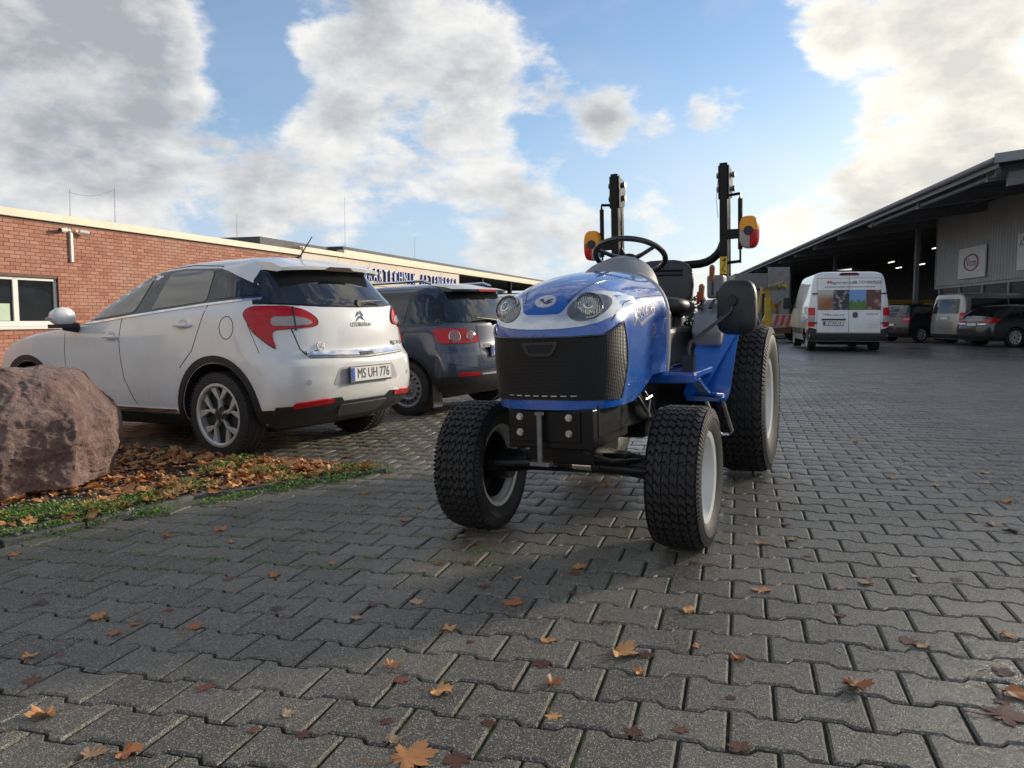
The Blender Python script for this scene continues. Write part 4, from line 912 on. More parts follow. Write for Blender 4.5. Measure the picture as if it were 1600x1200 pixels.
def car_wheel(root,x,y,r,w,style,side):
    """side=+1: outer face towards +Y"""
    T=Matrix.Translation((x,y,r))@Matrix.Scale(side,4,(0,1,0)); h=w/2; ri=r*(.70 if style=='alloy' else .66)
    e=MB(); e.lathe([(ri*.98,-h*.8),(ri+.01,-h),(r*.86,-h*1.02),(r*.96,-h*.9),(r,-h*.72),(r,-h*.30),(r-.008,-h*.28),(r-.008,-h*.22),(r,-h*.2),(r,h*.2),(r-.008,h*.22),(r-.008,h*.28),(r,h*.30),(r,h*.72),(r*.965,h*.92),(r*.86,h*1.02),(ri+.012,h*.98),(ri,h*.86)],48,M=T)
    wh=e.build('wheel',[M['rubber']],root); 
    b=MB()
    for i in range(60):
        a=2*PI*i/60
        for s in (-1,1):
            c=Vector((math.cos(a)*(r-.004),s*h*.82,math.sin(a)*(r-.004))); t=Vector((-math.sin(a),0,math.cos(a)))
            b.box(T@c,(.016,.03,.013),Matrix((t,Vector((0,1,0)),t.cross(Vector((0,1,0))))).transposed())
    tag(b.build('tread_blocks',M['rubber'],wh,smooth=0),kind='stuff')
    d=MB(); d.lathe([(ri*.98,h*.86),(ri*.985,h*.3),(ri*.9,-h*.6)],40,M=T); d.lathe([(ri+.014,h*.985),(ri-.004,h*.99),(ri-.016,h*.90),(ri-.016,h*.78)],40,M=T)
    rim=d.build('rim',M['alloy'] if style!='steel' else M['steel_rim'],wh)
    q=MB(); q.lathe([(ri*.95,h*.1),(.02,h*.1)],32,M=T); q.build('brake_disc',M['carbon_under'],wh)
    face=h*.84
    def spoke(poly,y0,y1,mat,nm='spoke'):
        m=MB(); m.prism(poly,lambda p,s:T@Vector((p[0],y0 if s else y1,p[1]))); m.build(nm,mat,rim,smooth=0,bevel=.004)
    if style=='alloy':
        for k in range(5):
            a=2*PI*k/5+.30
            for off,wd,cu in ((-.20,.10,.10),(.24,.085,-.05)):
                def pt(rr,da): return (math.cos(a+da)*rr,math.sin(a+da)*rr)
                poly=[pt(ri*.20,off*.55-.20),pt(ri*.5,off*.55-.04+cu-.07),pt(ri*.96,off*1.5-.14),pt(ri*.96,off*1.5+.13),pt(ri*.5,off*.55+.10+cu-.03),pt(ri*.20,off*.55+.22)]
                spoke(poly,face-.035,face-.004 if off<0 else face-.012,M['alloy'])
        q=MB(); q.lathe([(ri*.30,face-.03),(ri*.28,face-.012),(.0,face-.006)],24,M=T); q.build('hub',M['alloy_dark'],rim)
        for k in range(5):
            a=2*PI*k/5+.3; c=T@Vector((math.cos(a)*ri*.2,face-.008,math.sin(a)*ri*.2)); q=MB(); q.cyl(c,c+Vector((0,side*.014,0)),.010,n=6); q.build('bolt',M['zinc'],rim)
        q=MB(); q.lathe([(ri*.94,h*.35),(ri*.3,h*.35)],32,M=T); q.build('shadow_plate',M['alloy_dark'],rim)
    elif style=='steel':
        q=MB(); q.lathe([(ri*.97,h*.45),(ri*.90,h*.50),(ri*.82,h*.62),(ri*.62,h*.70),(ri*.5,h*.58),(ri*.32,h*.60),(ri*.22,h*.75),(.0,h*.76)],36,M=T); q.build('disc',M['steel_rim'],rim)
        for k in range(16):
            a=2*PI*k/16; c=T@Vector((math.cos(a)*ri*.74,h*.675,math.sin(a)*ri*.74)); q=MB(); q.lathe([(.017,0),(.017,.006),(.0,.006)],12,M=Matrix.Translation(c)@Matrix.Scale(side,4,(0,1,0))); q.build('vent_hole',M['carbon_under'],rim)
        for k in range(5):
            a=2*PI*k/5; c=T@Vector((math.cos(a)*ri*.3,h*.62,math.sin(a)*ri*.3)); q=MB(); q.cyl(c,c+Vector((0,side*.02,0)),.012,n=6); q.build('bolt',M['zinc'],rim)
    else:
        n=9 if style=='cover9' else 7
        q=MB(); q.lathe([(ri*.95,h*.55),(ri*.3,h*.5),(.0,h*.55)],32,M=T); q.build('disc',M['alloy_dark'],rim)
        for k in range(n):
            a=2*PI*k/n; wd=.17
            spoke([(math.cos(a+s*g)*rr,math.sin(a+s*g)*rr) for rr,g,s in ((ri*.22,.5,-1),(ri*.95,wd,-1),(ri*.95,wd,1),(ri*.22,.5,1))],h*.5,face-.01,M['alloy'])
    return wh
ROUND=lambda p,n=2:rpoly(p,.035*n)
def mirror_poly(p): return [(-a,b) for a,b in p][::-1]
class Car:
    def __init__(s,name,label,cat,cv,zs,mat,wb,wr,ww,ty,style,arch,group=None,lod=False,uc=.5):
        s.e=empty(name,label,cat,group); cvv={k:(curve(v) if isinstance(v,list) else v) for k,v in cv.items()}; s.cv=cvv
        m=body_mesh(cvv,zs,cv.get('n',3.0),cv.get('nf',2.6)); s.body=m.build('body',mat,s.e,smooth=32)
        wheel_cut(s.body,[(x,wr,arch,sg*.35,sg*1.2) for x in (0,wb) for sg in (1,-1)],M['carbon_under']); s.bvh=bvh_of(s.body); s.arch=arch; s.wr=wr; s.wb=wb
        for x in (0,wb):
            for sg in (1,-1): car_wheel(s.e,x,sg*(ty-ww/2),wr,ww,style,sg)
        u=MB(); u.box((wb/2,0,.27),(wb+.7,1.2,.16)); u.tube([(0,-.6,wr),(0,.6,wr)],.05); u.tube([(wb,-.6,wr),(wb,.6,wr)],.05); u.build('underbody',M['carbon_under'],s.e,smooth=0)
    def side(s,name,poly,mat,off=.003,thick=.006,rnd=0,both=True,step=.06):
        r=None
        for pl in ('L','R') if both else ('L',):
            o=patch(name,s.bvh,poly,pl,off,mat,s.e,thick,step,rnd=rnd); r=r or o
        return r
    def rear(s,name,poly,mat,off=.003,thick=.006,rnd=0,sym=False,parent=None,step=.05):
        o=patch(name,s.bvh,poly,'B',off,mat,parent or s.e,thick,step,rnd=rnd)
        if sym: patch(name,s.bvh,mirror_poly(poly),'B',off,mat,parent or s.e,thick,step,rnd=rnd)
        return o
    def line(s,pts,w=.007,plane='L',both=True,name='panel_gap'):
        for pl in (('L','R') if both and plane=='L' else (plane,)):
            patch(name,s.bvh,strip(pts,w),pl,.0012,M['carbon_under'],s.e,.003,.05)
    def surf(s,y,z,plane='B'):
        if plane=='B': h=s.bvh.ray_cast(Vector((-9,y,z)),Vector((1,0,0)))
        else: h=s.bvh.ray_cast(Vector((y,6 if plane=='L' else -6,z)),Vector((0,-1 if plane=='L' else 1,0)))
        return h[0],h[1]
def number_plate(c,y,z,text,w=.52,h=.115,tilt=0,size=.088,sx=.82):
    p,n=c.surf(y,z); x=p.x-.012; e=c.e
    m=MB(); m.box((x,y,z),(.012,w+.02,h+.022)); f=m.build('plate_holder',M['black'],e,smooth=0,bevel=.003)
    m=MB(); m.box((x-.008,y,z+.004),(.006,w,h)); m.build('number_plate',M['plate'],f,smooth=0)
    m=MB(); m.box((x-.0125,y+w/2-.022,z+.004),(.002,.042,h-.006)); m.build('country_strip',M['plate_blue'],f,smooth=0)
    if text: text_on('plate_text',text,size*1.28,M['ink'],f,(x-.0125,y-.025+(.13 if text=='COE' else 0),z+.004),(0,-1,0),(0,0,1),.0006,sx=sx)
def flat_disc(c,y,z,r,mat,name,t=.008,n=20):
    p,nn=c.surf(y,z); nn=nn if nn.x<0 else -nn; m=MB(); m.cyl(p-nn*.004,p+nn*t,r,r*.9,n); return m.build(name,mat,c.e)
# ---- white crossover
def white_car():
    zs=[.23+.77*i/30 for i in range(30)]+[1.0+.56*i/30 for i in range(30)]+[1.56,1.575,1.59,1.602,1.611,1.617,1.62]
    cv=dict(xr=[(.23,-.52),(.30,-.66),(.38,-.745),(.46,-.80),(.60,-.83),(.74,-.825),(.785,-.80),(.83,-.775),(.95,-.77),(1.12,-.745),(1.20,-.71),(1.26,-.655),(1.42,-.50),(1.52,-.40),(1.57,-.33),(1.60,-.22),(1.62,.1)],
        xf=[(.23,3.05),(.40,3.38),(.60,3.45),(.78,3.42),(.90,3.28),(.97,3.10),(1.03,2.72),(1.07,2.2),(1.09,2.06),(1.30,1.66),(1.48,1.22),(1.56,.95),(1.60,.72),(1.62,.4)],
        w=[(.23,.74),(.30,.83),(.40,.868),(.60,.885),(.80,.893),(.95,.885),(1.08,.868),(1.18,.842),(1.26,.80),(1.40,.735),(1.50,.68),(1.55,.63),(1.585,.53),(1.61,.36),(1.62,.2)],
        cr=[(.23,.28),(.6,.40),(.80,.46),(.95,.52),(1.2,.56),(1.45,.42),(1.62,.2)],cf=[(.23,.35),(.9,.38),(1.05,.45),(1.3,.45),(1.62,.3)],n=2.35,taper=.03)
    c=Car('white_car','dusty white crossover car parked behind the boulder with its tailgate towards the yard','car',cv,zs,paint('white_paint',(.80,.80,.785),rough=.24,dirt=.12,dcol=(.26,.245,.21)),2.67,.345,.225,.872,'alloy',.415)
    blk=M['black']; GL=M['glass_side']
    # side glazing: dark surround, then the three panes
    sur=[(1.93,1.095),(1.60,1.115),(1.03,1.165),(.12,1.232),(-.40,1.262),(-.50,1.272),(-.40,1.325),(-.22,1.405),(-.04,1.475),(.10,1.512),(.55,1.532),(.93,1.512),(1.22,1.44),(1.55,1.30),(1.78,1.185)]
    c.side('window_surround',ROUND(sur,1),M['gloss_black'],.003)
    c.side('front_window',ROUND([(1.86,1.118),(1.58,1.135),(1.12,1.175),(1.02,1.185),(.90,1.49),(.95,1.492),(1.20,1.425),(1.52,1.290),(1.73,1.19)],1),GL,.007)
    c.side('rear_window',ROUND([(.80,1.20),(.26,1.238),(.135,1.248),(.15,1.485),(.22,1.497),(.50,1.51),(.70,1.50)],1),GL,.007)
    c.side('quarter_window',ROUND([(.07,1.255),(-.42,1.288),(-.30,1.342),(-.14,1.415),(.0,1.468),(.06,1.478)],1),M['glass'],.007)
    c.side('belt_trim',strip([(1.95,1.085),(1.60,1.105),(1.03,1.153),(.12,1.221),(-.40,1.250)],.016),M['chrome'],.010)
    # doors
    c.line([(1.18,1.14),(1.20,.95),(1.16,.62),(1.06,.45),(1.02,.40)]); c.line([(.10,1.22),(.16,1.05),(.25,.86),(.41,.72)]); c.line([(2.02,1.06),(2.02,.72),(1.97,.42)])
    c.line([(.11,1.50),(.09,1.53),(.5,1.56),(1.0,1.53),(1.4,1.39)],.006); c.line([(-.36,1.06),(-.47,.84)],.004)
    for x,z in ((1.30,.975),(.36,1.06)):
        c.side('handle_recess',ROUND([(x-.06,z-.035),(x+.07,z-.035),(x+.06,z+.05),(x-.05,z+.05)],2),paint('white_recess',(.52,.52,.50),dirt=.1),.0015)  # flat patch: shade of the hollow painted as darker white
        for s in (1,-1):
            p,_=c.surf(x,z,'L' if s>0 else 'R'); m=MB(); y=p.y
            m.tube([(x-.10,y-s*.004,z),(x-.08,y+s*.028,z+.002),(x+.07,y+s*.030,z+.006),(x+.10,y-s*.004,z+.008)],[.012,.016,.016,.012],8); m.build('door_handle',c.body.data.materials[0],c.e)
    p=[(-.15+.085*math.cos(a)*.92,1.035+.088*math.sin(a)) for a in [2*PI*i/28 for i in range(28)]]
    q=p+[p[0]]; c.line(q,.006,both=False,name='fuel_flap_gap')
    # lower black cladding
    c.side('sill_cladding',[(2.25,.235),(.43,.235),(.43,.335),(2.25,.335)],blk,.012); c.side('sill_strip',[(2.22,.345),(.46,.345),(.50,.378),(2.20,.378)],M['chrome'],.012)
    for x in (0,2.67): c.side('arch_trim',arch_poly(x,.345,.421,.476,-6,186),blk,.012,thick=.008,step=.03)
    c.side('bumper_cladding',[(-.40,.235),(-.62,.235),(-.66,.40),(-.43,.395)],blk,.008)
    lo=[(-.78,.24),(.78,.24),(.80,.42),(.62,.42),(.52,.455),(.30,.46),(.26,.425),(-.26,.425),(-.30,.46),(-.52,.455),(-.62,.42),(-.80,.42)]
    c.rear('bumper_cladding',lo,blk,.008); c.rear('skid_plate',ROUND([(.24,.30),(.30,.40),(-.30,.40),(-.24,.30)],1),pm('grey_plastic',(.07,.07,.07),.55),.018)
    c.rear('reflector',ROUND([(.70,.405),(.38,.425),(.36,.45),(.44,.462),(.70,.445)],1),M['red_lamp'],.016,sym=True)
    # tailgate
    gl=[(.745,1.215),(.35,1.187),(0,1.18),(-.35,1.187),(-.745,1.215),(-.64,1.40),(-.575,1.475),(0,1.50),(.575,1.475),(.64,1.40)]
    c.rear('rear_glass_surround',[(a*1.05,b+(.008 if b>1.3 else -.006)) for a,b in gl],M['gloss_black'],.003); c.rear('rear_glass',ROUND(gl,1),M['glass'],.008)
    lamp=[(.365,1.135),(.335,1.172),(.28,1.19),(.05,1.187),(-.07,1.160),(-.145,1.115),(-.180,1.070),(-.165,1.030),(-.02,1.018),(.150,1.008),(.158,.955),(.128,.860),(.205,.915),(.30,1.0)]
    lamp=ROUND(lamp,1); cc=Vector((.10,1.07))
    for pl in ('BL','BR'):
        fr_=patch('tail_lamp_frame',c.bvh,[cc+(p-cc)*1.045 for p in lamp],pl,.006,M['gloss_black'],c.e,.006,.03)
        t=patch('tail_lamp',c.bvh,lamp,pl,.014,M['red_lamp'],c.e,.006,.03)
        patch('clear_section',c.bvh,ROUND([(.165,1.105),(.0,1.108),(-.09,1.092),(-.145,1.062),(-.12,1.042),(.02,1.034),(.165,1.040)],1),pl,.017,M['clear_lamp'],t,.004,.03)
        patch('lamp_divider',c.bvh,[(.010,1.178),(-.002,1.178),(-.020,1.0),(-.008,1.0)],pl,.0195,M['gloss_black'],t,.004,.03)
    c.line([(.655,1.18),(.645,1.0),(.61,.86),(.56,.79)],.008,'B'); c.line([(-.655,1.18),(-.645,1.0),(-.61,.86),(-.56,.79)],.008,'B'); c.line([(.56,.785),(0,.765),(-.56,.785)],.007,'B')
    ch=c.rear('chrome_strip',ROUND([(.575,.795),(0,.775),(-.575,.795),(-.575,.842),(0,.825),(.575,.842)],0),M['chrome'],.022,thick=.012)
    c.rear('tailgate_switch',[(.09,.778),(-.07,.778),(-.07,.80),(.09,.80)],blk,.027)
    rec=ROUND([(.40,.56),(.33,.70),(-.33,.70),(-.40,.56)],1); c.rear('plate_recess',rec,paint('white_recess2',(.46,.46,.44),dirt=.2),.002); number_plate(c,0,.63,'MS UH 776',.50,.112,size=.09,sx=.74)  # plate recess lies flush, its shade put into a greyer white
    for y in (.60,-.60): flat_disc(c,y,.60,.022,paint('white_recess3',(.5,.5,.48),dirt=.1),'parking_sensor',.004)
    p,_=c.surf(0,1.10)
    for k in (0,1):
        q=MB(); z=1.085+k*.035
        q.tube([(p.x-.004+k*.008,.060,z-.026),(p.x-.010+k*.008,0,z+.020),(p.x-.004+k*.008,-.060,z-.026)],[.005,.010,.005],6); q.build('chevron_badge',M['silver'],c.e)
    text_on('maker_lettering','CITROËN',.050,M['silver'],c.e,(p.x-.016,0,1.035),(0,-1,0),(-.05,0,1),.002,1.15)
    p,_=c.surf(.47,.875); text_on('model_lettering','C4',.085,M['zinc'],c.e,(p.x-.030,.47,.875),(.16,-1,0),(0,0,1),.004)
    p,_=c.surf(-.46,.87); text_on('model_lettering','AIRCROSS',.042,M['ink'],c.e,(p.x-.028,-.46,.87),(-.16,-1,0),(0,0,1),.002,1.1)
    # spoiler, brake light, wiper, aerial, mirrors
    wp_=c.body.data.materials[0]; secs=[]
    for y in [-.575+1.15*i/16 for i in range(17)]:
        k=1-abs(y/.6)**4*.55; h=c.bvh.ray_cast(Vector((-.16,y,3)),Vector((0,0,-1)))[0].z
        secs.append([(-.16,y,h+.003),(-.36,y,min(h-.008,1.562-.05*(1-k))),(-.40-.15*k,y,1.515-.02*abs(y/.6)**2),(-.40-.14*k,y,1.49-.02*abs(y/.6)**2),(-.42,y,1.485-.02*abs(y/.6)**2),(-.18,y,h-.06)])
    m=MB(); m.loft(secs); sp=m.build('spoiler',wp_,c.e,smooth=50)
    m=MB(); m.prism([(.17,0),(.12,.034),(-.12,.034),(-.17,0)],lambda p,s:(-.556+.022*s,p[0],1.478+p[1]*1.0)); m.build('brake_light',lampmat('smoked_lens',(.05,.02,.02)),sp,smooth=0)
    p,_=c.surf(.0,1.235); q=MB(); q.tube([(p.x-.03,-.03,1.215),(p.x-.035,-.10,1.222),(p.x-.03,-.34,1.232)],[.022,.016,.007],8); q.tube([(p.x-.05,-.02,1.21),(p.x+.03,-.02,1.21)],.028,10); q.build('rear_wiper',blk,c.e)
    q=MB(); q.tube([(-.05,0,1.615),(-.10,0,1.635),(-.25,0,1.79)],[.012,.007,.004],6); q.build('aerial',blk,c.e)
    for s in (1,-1):
        m=MB(); cx,cy,cz=1.83,s*1.0,1.165
        rings=[[(cx+a*.5+.0,cy+s*b*ky,cz+d*kz) for b,d in [(.105*math.cos(t),.085*math.sin(t)) for t in [2*PI*i/16 for i in range(16)]]] for a,ky,kz in ((-.10,.93,.93),(-.08,1,1),(.02,1.0,1.0),(.12,.85,.85),(.18,.5,.5))]
        m.loft(rings); mo=m.build('door_mirror',wp_,c.e,smooth=60)
        m=MB(); m.tube([(cx-.01,cy-s*.13,cz-.10),(cx,cy-s*.02,cz-.075)],[.045,.05],10); m.box((cx-.0,cy,cz-.083),(.16,.17,.035)); m.build('mirror_base',blk,mo,smooth=40)
        m=MB(); m.box((cx+.03,cy+s*.095,cz-.015),(.10,.02,.022)); m.build('indicator',M['clear_lamp'],mo,bevel=.004)
    place(c.e,-1.88,6.94,R(-59.5)); return c
white_car()
# ---- dark blue people carrier beside it
def blue_car():
    k=.955
    zs=[.22+.78*i/28 for i in range(28)]+[1.0+.46*i/26 for i in range(26)]+[1.46,1.478,1.495,1.508,1.516,1.52]
    cv=dict(xr=[(.22,-.50),(.32,-.66),(.42,-.735),(.55,-.755),(.68,-.745),(.80,-.70),(.95,-.675),(1.02,-.665),(1.20,-.58),(1.36,-.48),(1.43,-.43),(1.48,-.34),(1.52,-.05)],
        xf=[(.22,2.95),(.4,3.25),(.6,3.3),(.78,3.2),(.90,2.8),(.98,2.4),(1.2,1.95),(1.4,1.4),(1.47,1.0),(1.52,.5)],
        w=[(.22,.74),(.32,.82),(.5,.855),(.75,.865),(.95,.85),(1.04,.825),(1.2,.765),(1.36,.70),(1.43,.655),(1.48,.56),(1.51,.38),(1.52,.2)],
        cr=[(.22,.28),(.6,.40),(1.0,.50),(1.4,.40),(1.52,.2)],cf=[(.22,.6),(.9,.7),(1.52,.3)],n=2.4,taper=.03)
    c=Car('blue_car','dark blue grey people carrier with round tail lamps parked beside the white car','car',cv,zs,paint('dark_blue_paint',(.036,.050,.085),metal=.35,rough=.3,dirt=.12,dcol=(.10,.095,.09)),2.55,.315,.2,.845,'steel',.365)
    blk=M['black']
    c.side('window_surround',ROUND([(1.85,.965),(-.42,1.02),(-.46,1.06),(-.36,1.24),(-.26,1.37),(.0,1.40),(.85,1.40),(1.25,1.29)],1),M['gloss_black'],.003)
    c.side('front_window',ROUND([(1.70,.99),(.86,1.015),(.82,1.37),(1.0,1.355),(1.28,1.25)],1),M['glass'],.007); c.side('rear_window',ROUND([(.78,1.018),(.02,1.04),(-.0,1.37),(.74,1.375)],1),M['glass'],.007); c.side('quarter_window',ROUND([(-.06,1.045),(-.40,1.055),(-.22,1.345),(-.05,1.365)],1),M['glass'],.007)
    c.line([(.82,1.0),(.84,.6),(.8,.35)]); c.line([(-.02,1.02),(.05,.85),(.28,.66)]); c.line([(1.75,.96),(1.72,.4)])
    c.side('sill_cladding',[(2.15,.225),(.40,.225),(.40,.32),(2.15,.32)],blk,.01)
    for x in (0,2.55): c.side('arch_trim',arch_poly(x,.315,.371,.40,-6,186),blk,.008,thick=.006,step=.03)
    c.rear('bumper_cladding',[(-.74,.235),(.74,.235),(.78,.46),(.62,.445),(-.62,.445),(-.78,.46)],blk,.008); c.side('bumper_cladding',[(-.34,.235),(-.60,.24),(-.62,.455),(-.36,.44)],blk,.0065)
    c.rear('reflector',ROUND([(.70,.45),(.42,.45),(.42,.485),(.70,.495)],1),M['red_lamp'],.012,sym=True); c.rear('bumper_trim',[(.40,.455),(-.40,.455),(-.40,.475),(.40,.475)],M['silver'],.014)
    gl=[(.70,1.065),(0,1.03),(-.70,1.065),(-.60,1.30),(-.55,1.375),(0,1.40),(.55,1.375),(.60,1.30)]
    c.rear('rear_glass_surround',[(a*1.08,b+(.008 if b>1.2 else -.008)) for a,b in gl],M['gloss_black'],.003); c.rear('rear_glass',ROUND(gl,1),M['glass'],.008)
    lamp=[(.795,.985),(.60,.985),(.42,.945),(.375,.90),(.375,.825),(.60,.815),(.79,.815)]; c.rear('tail_lamp',ROUND(lamp,1),M['red_lamp'],.014,sym=True); c.side('tail_lamp',ROUND([(-.36,.965),(-.42,.985),(-.58,.985),(-.60,.82),(-.50,.82),(-.40,.88)],1),M['red_lamp'],.0135)
    for y,r in ((.655,.070),(.475,.058)):
        for s in (1,-1):
            p,n=c.surf(s*y,.895); n=n if n.x<0 else -n; m=MB(); T=Matrix.Translation(p+n*.012)@Vector((0,1,0)).rotation_difference(n).to_matrix().to_4x4(); m.lathe([(r,0),(r*.97,.008),(r*.88,.010),(r*.86,.004)],28,M=T); ring=m.build('lamp_ring',M['chrome'],c.e)
            m=MB(); m.lathe([(r*.87,.004),(r*.5,.009),(0,.010)],24,M=T); m.build('lamp_lens',lampmat('pink_lens',(.45,.22,.2),60,.6),ring)
    c.line([(.36,1.02),(.36,.80),(.40,.66),(.36,.60)],.007,'B'); c.line([(-.36,1.02),(-.36,.80),(-.40,.66),(-.36,.60)],.007,'B'); c.line([(.38,.59),(-.38,.59)],.008,'B'); c.line([(.40,.52),(.79,.60)],.005,'B')
    c.rear('plate_recess',[(.30,.64),(-.30,.64),(-.30,.80),(.30,.80)],M['gloss_black'],.002); number_plate(c,0,.72,'COE',.48,.11,size=.085,sx=.78)
    secs=[]
    for y in [-.54+1.08*i/14 for i in range(15)]:
        q=1-abs(y/.54)**4*.5; secs.append([(-.14,y,1.515-.03*abs(y/.54)**3),(-.36,y,1.475-.02*abs(y/.54)**2),(-.36-.19*q,y,1.43),(-.36-.18*q,y,1.405),(-.40,y,1.40),(-.16,y,1.44)])
    m=MB(); m.loft(secs); sp=m.build('spoiler',c.body.data.materials[0],c.e,smooth=50); m=MB(); m.box((-.555,0,1.42),(.012,.36,.022)); m.build('brake_light',M['red_lamp'],sp,smooth=0)
    p,_=c.surf(0,1.075); q=MB(); q.tube([(p.x-.05,0,1.055),(p.x+.03,0,1.055)],.03,10); q.tube([(p.x-.035,0,1.06),(p.x-.03,.16,1.08),(p.x-.02,.40,1.10)],[.018,.014,.007],8); q.build('rear_wiper',blk,c.e)
    for s in (1,-1):
        m=MB(); m.tube([(-.2,s*.60,1.50),(-.1,s*.60,1.535),(1.0,s*.62,1.53),(1.15,s*.62,1.47)],.017,8); m.build('roof_rail',M['chrome'],c.e)
        m=MB(); m.box((-.40,s*.80,.24),(.014,.17,.26)); m.build('mud_flap',M['black'],c.e,smooth=0,bevel=.004)
        m=MB(); m.loft([[(1.62+a,s*(.93+.10*math.cos(t)*k),1.03+.075*math.sin(t)*k) for t in [2*PI*i/12 for i in range(12)]] for a,k in ((-.05,.95),(.0,1),(.08,.8),(.12,.4))]); m.tube([(1.64,s*.80,.98),(1.64,s*.90,.99)],.03); m.build('door_mirror',c.body.data.materials[0],c.e,smooth=60)
    place(c.e,-.72,9.40,R(-58)); c.e.scale=(1,1,.97); return c
blue_car()
# ---- plain cars farther off share one builder
def far_car(name,label,cat,x,y,az,L,W,H,wb,ro,paintm,wr,style,belt,kind,plate,group,rearlamp,winR=None):
    """kind: 'van' boxy, 'mpv', 'estate'"""
    top=H; b=belt; xr0=-ro; xf0=L-ro; hw=W/2
    if kind=='van':
        xr=[(.2,xr0+.12),(.35,xr0+.02),(.6,xr0),(b,xr0+.04),(top-.25,xr0+.13),(top-.06,xr0+.19),(top,xr0+.5)]; xf=[(.2,xf0-.2),(.5,xf0),(.8,xf0-.1),(b-.05,xf0-.6),(top-.3,xf0-1.25),(top,xf0-1.9)]
        w=[(.2,hw-.1),(.35,hw-.03),(.7,hw),(b,hw-.02),(top-.2,hw-.13),(top-.07,hw-.20),(top-.02,hw-.36),(top,hw-.6)]
    elif kind=='mpv':
        xr=[(.2,xr0+.2),(.4,xr0+.02),(.6,xr0),(b,xr0+.10),(top-.12,xr0+.36),(top-.05,xr0+.45),(top,xr0+.8)]; xf=[(.2,xf0-.3),(.5,xf0),(.75,xf0-.15),(b-.05,xf0-.95),(top-.15,xf0-1.75),(top,xf0-2.4)]
        w=[(.2,hw-.1),(.35,hw-.03),(.7,hw),(b,hw-.04),(top-.16,hw-.17),(top-.06,hw-.26),(top,hw-.55)]
    else:
        xr=[(.2,xr0+.2),(.4,xr0+.03),(.55,xr0),(.80,xr0+.03),(b,xr0+.16),(top-.10,xr0+.72),(top-.04,xr0+.95),(top,xr0+1.4)]; xf=[(.2,xf0-.3),(.5,xf0),(.72,xf0-.15),(b-.08,xf0-1.2),(top-.12,xf0-2.1),(top,xf0-2.7)]
        w=[(.2,hw-.1),(.35,hw-.03),(.65,hw),(b,hw-.05),(top-.14,hw-.19),(top-.05,hw-.30),(top,hw-.6)]
    zs=[.2+(top-.12-.2)*i/34 for i in range(35)]+[top-.09,top-.065,top-.045,top-.03,top-.015,top-.004]
    c=Car(name,label,cat,dict(xr=xr,xf=xf,w=w,cr=[(.2,.22),(b,.30),(top,.2)],cf=[(.2,.5),(top,.35)],n=3.2,taper=.02),zs,paintm,wb,wr,.2,hw-.02,style,wr+.05,group)
    e=xr0
    if kind=='van':
        tz=top-.22; wins=[[(e+.42,b+.02),(1.0,b+.02),(1.0,tz),(e+.50,tz)],[(1.08,b+.02),(2.0,b+.02),(2.0,tz),(1.08,tz)],[(2.1,b-.02),(3.1,b-.05),(2.75,tz),(2.1,tz)]]; rg=[(hw-.22,b+.0),(-hw+.22,b+.0),(-hw+.30,top-.24),(hw-.30,top-.24)]
    elif kind=='mpv':
        tz=top-.14; wins=[[(e+.42,b+.03),(.1,b+.01),(.1,tz),(e+.66,tz)],[(.18,b+.01),(1.0,b-.01),(1.0,tz),(.18,tz)],[(1.08,b-.01),(2.0,b-.03),(1.5,tz),(1.08,tz)]]; rg=[(hw-.2,b+.02),(-hw+.2,b+.02),(-hw+.32,top-.13),(hw-.32,top-.13)]
    else:
        tz=top-.12; wins=[[(e+.62,b+.03),(.2,b+.02),(.2,tz),(e+1.10,tz)],[(.28,b+.02),(1.1,b),(1.1,tz),(.28,tz)],[(1.18,b),(2.1,b-.03),(1.6,tz-.03),(1.18,tz)]]; rg=[(hw-.24,b+.02),(-hw+.24,b+.02),(-hw+.36,top-.11),(hw-.36,top-.11)]
    for wpoly in wins: c.side('side_window',ROUND(wpoly,1),M['glass'],.005,step=.12)
    c.rear('rear_glass',ROUND(rg,1),M['glass'],.006)
    rearlamp(c,e,hw,b)
    c.rear('bumper_cladding',[(-hw+.08,.24),(hw-.08,.24),(hw-.06,.40),(-hw+.06,.40)],M['black'],.008)
    c.side('sill_cladding',[(wb-wr-.1,.21),(wr+.1,.21),(wr+.1,.32),(wb-wr-.1,.32)],M['black'],.008,step=.2)
    c.line([(1.04,b),(1.04,.36)]); c.line([(.14,b),(.2,.7),(.4,.5)])
    if plate: number_plate(c,0,plate[1],plate[0],.48,.105,size=.08,sx=.78)
    place(c.e,x,y,az); return c
def lamps_tall(z0,z1,y0):
    def f(c,e,hw,b):
        c.rear('tail_lamp',ROUND([(hw-.05,z1),(y0,z1-.01),(y0+.01,z0),(hw-.05,z0)],1),M['red_lamp'],.012,sym=True); c.side('tail_lamp',ROUND([(e+.10,z0),(e+.22,z0+.02),(e+.24,z1-.02),(e+.12,z1)],1),M['red_lamp'],.0115)
        c.rear('clear_section',ROUND([(hw-.07,z0+.10),(y0+.02,z0+.10),(y0+.02,z0+.17),(hw-.07,z0+.17)],1),M['clear_lamp'],.016,sym=True)
    return f
def lamps_wide(z0,z1,y0):
    def f(c,e,hw,b):
        c.rear('tail_lamp',ROUND([(hw-.06,z1),(y0,z1-.03),(y0-.04,z0+.03),(hw-.06,z0)],1),M['red_lamp'],.012,sym=True); c.side('tail_lamp',ROUND([(e+.08,z0),(e+.42,z0+.06),(e+.40,z1),(e+.10,z1)],1),M['red_lamp'],.0115)
        c.rear('chrome_strip',[(hw-.3,z0-.08),(-hw+.3,z0-.08),(-hw+.3,z0-.05),(hw-.3,z0-.05)],M['chrome'],.012)
    return f
G='cars parked along the machinery hall'
